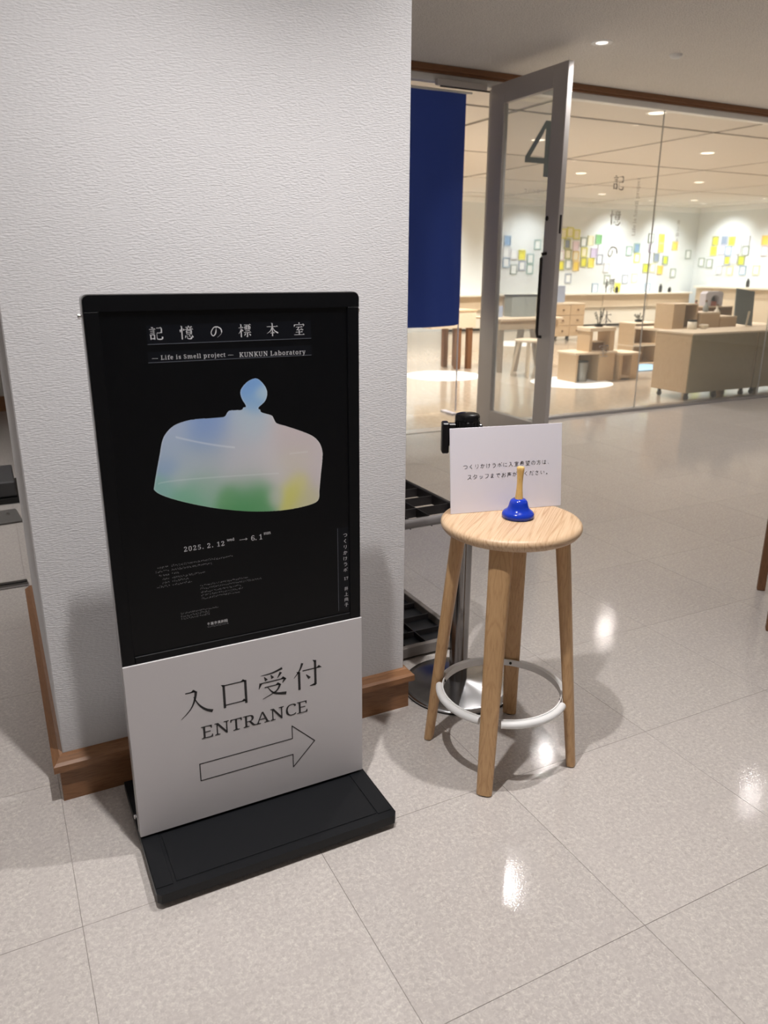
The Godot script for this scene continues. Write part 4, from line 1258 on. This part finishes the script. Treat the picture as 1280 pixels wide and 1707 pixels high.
	box_part("end_board", Vector3(0.0, 0, 0.01), Vector3(0.05, 0.34, 0.39), M.oak, n2, 0.002)
	box_part("end_board", Vector3(0.22, 0, 0.01), Vector3(0.37, 0.34, 0.39), M.oak, n2, 0.002)
	box_part("shelf_board", Vector3(0.05, 0.02, 0.01), Vector3(0.22, 0.04, 0.39), M.oak, n2, 0.002)
	var br := thing("bridge_table", "small oak bridge-shaped table standing on the low bench with twigs on top", "table", Vector3(7.34, 0.4018, -8.52))
	box_part("tabletop", Vector3(0, 0.27, 0), Vector3(0.46, 0.32, 0.28), M.oak_top, br, 0.003)
	box_part("leg", Vector3(0.01, 0, 0.01), Vector3(0.06, 0.27, 0.27), M.oak, br, 0.002)
	box_part("leg", Vector3(0.37, 0, 0.01), Vector3(0.45, 0.27, 0.27), M.oak, br, 0.002)
	var ib := thing("wooden_box", "small brown box under the bridge-shaped table", "box", Vector3(7.55, 0.4018, -8.5))
	box_part("body", Vector3(0, 0, 0), Vector3(0.14, 0.11, 0.15), M.walnut, ib, 0.002)
	box_part("lid", Vector3(-0.003, 0.11, -0.003), Vector3(0.143, 0.122, 0.153), M.oak_top, ib, 0.002)
	plant("small black pot of bare twigs on the bridge-shaped table", Vector3(7.6, 0.722, -8.38), 0.22, 3)
	# stacked crates farther back with the blue mat
	var s1 := thing("open_crate", "open oak crate on the floor beside the blue mat", "crate", Vector3(9.28, 0, -9.75))
	crate(s1, Vector3(0, 0, 0), Vector3(0.6, 0.31, 0.35), M.oak, 0.02)
	var s2 := thing("open_crate", "open oak crate stacked on another crate, twigs on top", "crate", Vector3(9.28, 0.31, -9.75))
	crate(s2, Vector3(0, 0, 0), Vector3(0.5, 0.35, 0.35), M.oak, 0.02)
	plant("small black pot of twigs on the stacked oak crates", Vector3(9.55, 0.66, -9.6), 0.12, 4)
	var bm := thing("floor_mat", "light blue mat on the floor before the oak crates", "mat", Vector3(9.15, 0, -9.02))
	box_part("pad", Vector3(-0.4, 0.001, -0.3), Vector3(0.4, 0.02, 0.3), M.mat_blue, bm, 0.006)
	# thin round white discs lying on the floor
	for q in [[5.86, -9.62, 0.55, "round white floor disc seen through the open doorway"], [7.1, -8.27, 0.555, "round white floor disc in front of the low benches"], [9.75, -13.2, 0.6, "round white floor disc far back near the drawer chest"]]:
		var rm := thing("round_disc", q[3], "mat", Vector3(q[0], 0, q[1]))
		lathe_part("disc", [Vector2(0, 0.0015), Vector2(q[2] - 0.004, 0.0015), Vector2(q[2], 0.001), Vector2(q[2], 0.0003)], M.plain_white, rm, Vector3.ZERO, 48)
	# six-drawer chest
	var ch := thing("drawer_chest", "oak chest of six drawers on dark casters near the picture wall", "chest", Vector3(10.85, 0, -13.8))
	box_part("carcass", Vector3(0, 0.09, 0), Vector3(0.8, 0.75, 0.48), M.oak, ch, 0.003)
	box_part("top_board", Vector3(-0.01, 0.75, -0.01), Vector3(0.81, 0.772, 0.49), M.oak_top, ch, 0.003)
	for i in 2:
		for j in 3:
			var dr := box_part("drawer", Vector3(0.012 + 0.394 * i, 0.1 + 0.217 * j, 0.48), Vector3(0.394 + 0.394 * i, 0.307 + 0.217 * j, 0.497), M.oak, ch, 0.003)
			lathe_part("knob", [Vector2(0.012, 0), Vector2(0.012, 0.02), Vector2(0.022, 0.024), Vector2(0.018, 0.034), Vector2(0, 0.036)], M.walnut, dr, Vector3.ZERO, 12, Transform3D(Basis(Vector3(1, 0, 0), PI / 2), Vector3(0.2 + 0.394 * i, 0.205 + 0.217 * j, 0.496)))
	for x in [0.06, 0.4, 0.74]:
		for z in [0.06, 0.42]:
			caster(ch, x, z)
	var sp := thing("tablet_stand", "pale blue upright tablet standing on the drawer chest", "panel", Vector3(11.02, 0.772, -13.5))
	box_part("panel", Vector3(-0.15, 0.02, -0.015), Vector3(0.2, 0.36, 0.015), M.screen_blue, sp, 0.003)
	box_part("stand", Vector3(-0.08, 0, -0.08), Vector3(0.12, 0.02, 0.08), M.cream, sp, 0.003)
	# work table with slanted legs seen through the door glass
	var wt := thing("work_table", "oak work table with slanted grey legs behind the glass door", "table", Vector3(6.95, 0, -10.2))
	box_part("tabletop", Vector3(-0.2, 0.75, 0), Vector3(0.95, 0.78, 0.7), M.oak_top, wt, 0.003)
	box_part("apron", Vector3(-0.18, 0.62, 0.62), Vector3(0.9, 0.75, 0.66), M.oak, wt, 0.003)
	for q in [[-0.1, -0.15, 0.55], [0.3, 0.12, 0.55], [0.8, 0.9, 0.1], [-0.1, -0.15, 0.1]]:
		st = begin()
		loft(st, [[Vector3(q[1] - 0.03, 0, q[2] + 0.07), Vector3(q[1] + 0.03, 0, q[2] + 0.07), Vector3(q[1] + 0.03, 0, q[2] + 0.13), Vector3(q[1] - 0.03, 0, q[2] + 0.13)], [Vector3(q[0] - 0.04, 0.75, q[2] - 0.03), Vector3(q[0] + 0.04, 0.75, q[2] - 0.03), Vector3(q[0] + 0.04, 0.75, q[2] + 0.05), Vector3(q[0] - 0.04, 0.75, q[2] + 0.05)]])
		put("leg", st, M.walnut, wt)
	var gc := thing("storage_case", "grey upright case on the work table behind the door", "case", Vector3(7.35, 0.78, -9.95))
	box_part("body", Vector3(-0.16, 0, -0.1), Vector3(0.3, 0.3, 0.1), M.grey_case, gc, 0.004)
	box_part("lid", Vector3(-0.165, 0.3, -0.105), Vector3(0.305, 0.325, 0.105), M.plinth_grey, gc, 0.003)
	var bb := thing("blue_folder", "pale blue folder standing on the work table", "folder", Vector3(6.98, 0.78, -9.9), 0.2)
	box_part("cover", Vector3(-0.1, 0, -0.02), Vector3(0.08, 0.16, 0.02), M.screen_blue, bb, 0.002)
	box_part("pages", Vector3(-0.095, 0.004, -0.016), Vector3(0.083, 0.156, 0.016), M.white_card, bb, 0.001)
	var wt2 := thing("side_cabinet", "pale oak cabinet on brown legs beyond the doorway gap", "cabinet", Vector3(5.94, 0, -10.6))
	box_part("body", Vector3(0, 0.62, 0), Vector3(0.78, 0.86, 0.5), M.oak_top, wt2, 0.004)
	box_part("top_board", Vector3(-0.01, 0.86, -0.01), Vector3(0.79, 0.885, 0.51), M.oak, wt2, 0.003)
	for x in [0.5, 0.7]:
		for z in [0.06, 0.44]:
			box_part("leg", Vector3(x - 0.04, 0, z - 0.04), Vector3(x + 0.04, 0.62, z + 0.04), M.brown_wood, wt2, 0.003)
	# round stool by the door glass
	var so := thing("wooden_stool", "pale wooden stool seen through the lower door glass", "stool", Vector3(6.95, 0, -9.07))
	lathe_part("seat", [Vector2(0, 0.49), Vector2(0.19, 0.49), Vector2(0.205, 0.5), Vector2(0.205, 0.515), Vector2(0.19, 0.522), Vector2(0, 0.522)], M.oak_top, so, Vector3.ZERO, 32)
	for k in 4:
		var a := TAU * k / 4.0 + 0.6
		st = begin()
		tube(st, [Vector3(cos(a) * 0.23, 0, sin(a) * 0.23), Vector3(cos(a) * 0.14, 0.49, sin(a) * 0.14)], 0.018, 10, false, 0.022)
		put("leg", st, M.oak_top, so)
	# shelf runs along the picture walls
	var sh := thing("wall_counter", "long cream wall counter under the pictures on the back wall", "counter", Vector3(10.0, 0, -16.6))
	box_part("worktop", Vector3(0, 0.82, 0), Vector3(8.0, 0.86, 0.45), M.cream, sh, 0.003)
	for k in 5:
		box_part("front_panel", Vector3(0.01 + 1.6 * k, 0.5, 0.33), Vector3(1.59 + 1.6 * k, 0.82, 0.35), M.oak_top, sh, 0.002)
		box_part("lower_panel", Vector3(0.01 + 1.6 * k, 0.06, 0.28), Vector3(1.59 + 1.6 * k, 0.5, 0.3), M.cream, sh, 0.002)
	box_part("kick_board", Vector3(0, 0, 0.2), Vector3(8.0, 0.06, 0.27), M.plinth_grey, sh, 0.001)
	var sr := thing("wall_shelf", "cream wall counter under the pictures on the side wall", "counter", Vector3(18.4, 0, -16.1))
	box_part("worktop", Vector3(-0.45, 0.98, 0), Vector3(-0.001, 1.03, 6.0), M.cream, sr, 0.003)
	for k in 4:
		box_part("front_panel", Vector3(-0.35, 0.0, 0.01 + 1.5 * k), Vector3(-0.33, 0.98, 1.49 + 1.5 * k), M.oak_top, sr, 0.002)
	for q in [[15.35, 0.86, -16.35, 0.09, "leftmost dark vial on the back wall counter"], [16.95, 0.86, -16.35, 0.11, "taller dark vial at the right of the back wall counter"], [17.3, 0.86, -16.35, 0.07, "shortest dark vial near the room corner on the back counter"], [18.15, 1.03, -14.5, 0.11, "dark vial alone on the side wall counter"]]:
		var v := thing("dark_vial", q[4], "vial", Vector3(q[0], q[1], q[2]), 0.0, "dark vials under the pictures")
		lathe_part("body", [Vector2(0, 0), Vector2(0.045, 0), Vector2(0.045, q[3] * 1.4), Vector2(0.02, q[3] * 1.7), Vector2(0.02, q[3] * 2.0), Vector2(0, q[3] * 2.0)], M.caster, v, Vector3.ZERO, 12)

# ------------------------------------------------------------------ pictures on the far walls
func pictures() -> void:
	var hue := {"b": c8(150, 178, 206), "p": c8(222, 222, 228), "g": c8(150, 162, 150), "y": c8(228, 220, 90), "s": c8(150, 160, 180), "t": c8(140, 176, 168), "o": c8(168, 168, 96), "r": c8(226, 206, 214), "e": c8(232, 226, 178), "G": c8(120, 176, 120), "O": c8(236, 196, 110), "L": c8(196, 182, 212)}
	var fill := {"B": c8(140, 172, 206), "w": c8(244, 246, 244), "W": c8(250, 253, 255), "Y": c8(240, 232, 80), "S": c8(140, 152, 172), "e": c8(240, 232, 204), "P": c8(236, 214, 220), "G": c8(126, 184, 126), "L": c8(208, 194, 220), "Q": c8(244, 214, 96), "M": c8(208, 222, 70)}
	var hn := {"b": "blue", "p": "pale grey", "g": "grey-green", "y": "yellow", "s": "slate", "t": "teal", "o": "olive", "r": "pink", "e": "cream", "G": "green", "O": "orange", "L": "lilac"}
	var fnm := {"B": "blue", "w": "white", "W": "bright white", "Y": "yellow", "S": "slate", "e": "beige", "P": "pink", "G": "green", "L": "lilac", "Q": "amber", "M": "lime"}
	var back = [[11.870, 2.130, "bB"], [11.850, 1.860, "pw"], [11.860, 1.610, "bw"], [12.090, 1.810, "pw"], [12.100, 1.450, "gw"], [12.330, 1.800, "yY"], [12.350, 1.540, "sw"], [12.600, 1.710, "tw"], [12.600, 1.460, "tw"], [12.800, 2.050, "tw"], [13.750, 2.083, "oS"], [13.605, 2.331, "ye"], [13.820, 2.370, "ye"], [14.036, 2.320, "ye"], [14.290, 2.136, "gw"], [14.040, 2.039, "rP"], [14.520, 2.180, "ee"], [14.790, 2.213, "GG"], [13.800, 1.833, "oe"], [14.060, 1.789, "Oe"], [14.330, 1.886, "ye"], [13.570, 1.800, "rw"], [14.660, 1.875, "LL"], [14.900, 1.963, "pw"], [14.880, 1.714, "sw"], [14.340, 1.637, "oY"], [14.590, 1.625, "yQ"], [14.090, 1.541, "OQ"], [13.590, 1.550, "oY"], [13.840, 1.584, "gw"], [13.860, 1.230, "sw"], [15.140, 1.510, "pw"], [14.800, 0.980, "bW"], [15.200, 1.200, "gw"], [15.590, 0.990, "yY"], [15.840, 1.210, "sw"], [16.160, 2.020, "tB"], [15.890, 1.940, "tw"], [16.200, 1.760, "yw"], [16.650, 2.280, "gw"], [16.702, 2.020, "Lw"], [17.040, 2.279, "yY"], [17.050, 2.031, "OQ"], [17.570, 2.090, "OQ"], [16.918, 1.781, "gS"], [17.260, 1.710, "gM"], [16.550, 1.500, "oM"], [17.100, 1.450, "OQ"], [16.810, 1.510, "ew"], [16.180, 1.240, "ew"], [16.690, 0.980, "bW"], [18.120, 1.870, "gw"], [17.610, 1.370, "gw"]]
	var side = [[-16.320, 1.660, "gw"], [-15.930, 2.220, "oY"], [-15.950, 1.960, "yY"], [-15.630, 2.230, "sS"], [-15.383, 2.206, "yM"], [-15.678, 1.980, "Lw"], [-15.462, 1.956, "bw"], [-15.167, 2.000, "pw"], [-14.910, 1.949, "gw"], [-15.453, 1.708, "sY"], [-15.237, 1.740, "pw"], [-15.000, 1.701, "oM"], [-15.690, 1.460, "pw"], [-15.330, 1.440, "ew"], [-14.920, 1.450, "bw"], [-14.500, 1.460, "ew"], [-14.350, 2.200, "OQ"], [-14.330, 1.940, "rw"], [-14.920, 2.199, "pw"], [-16.040, 1.630, "gw"]]
	var st := begin()
	var w := 0.105
	var h := 0.122
	var e := 0.03
	bx(st, Vector3(-w, -h, 0), Vector3(-w + e, h, 0.025), 0.002)
	bx(st, Vector3(w - e, -h, 0), Vector3(w, h, 0.025), 0.002)
	bx(st, Vector3(-w + e, -h, 0), Vector3(w - e, -h + e, 0.025), 0.002)
	bx(st, Vector3(-w + e, h - e, 0), Vector3(w - e, h, 0.025), 0.002)
	st.generate_normals()
	var frame := st.commit()
	st = begin()
	bx(st, Vector3(-w + e, -h + e, 0.004), Vector3(w - e, h - e, 0.012), 0.0)
	st.generate_normals()
	var sheet := st.commit()
	var fm := {}
	for k in hue:
		fm["f" + k] = mat("frame_" + k, hue[k].lerp(Color(0.93, 0.93, 0.91), 0.25), 0.5)
	for k in fill:
		fm["s" + k] = mat("sheet_" + k, fill[k], 0.7)
	for wall in 2:
		var list: Array = back if wall == 0 else side
		var seen := {}
		var sorted := list.duplicate()
		sorted.sort_custom(func(a, b): return a[0] < b[0])
		for p in sorted:
			var k: String = p[2]
			var n: int = seen.get(k, 0)
			seen[k] = n + 1
			var many := 0
			for q in list:
				if q[2] == k:
					many += 1
			var what := "%s frame with %s sheet" % [hn[k[0]], fnm[k[1]]]
			var where := "on the far back wall" if wall == 0 else "on the side wall"
			var lab := "only small %s %s" % [what, where] if many == 1 else "%s %s from the left, %s" % [ORD[n], what, where]
			var t := thing("picture_frame", lab, "picture", Vector3(p[0], p[1], -16.6) if wall == 0 else Vector3(18.4, p[1], p[0]), 0.0 if wall == 0 else -PI / 2, "small framed pictures on the exhibition room walls")
			var a := MeshInstance3D.new()
			a.mesh = frame
			a.material_override = fm["f" + k[0]]
			hang(a, "border", t)
			var b := MeshInstance3D.new()
			b.mesh = sheet
			b.material_override = fm["s" + k[1]]
			hang(b, "sheet", t)
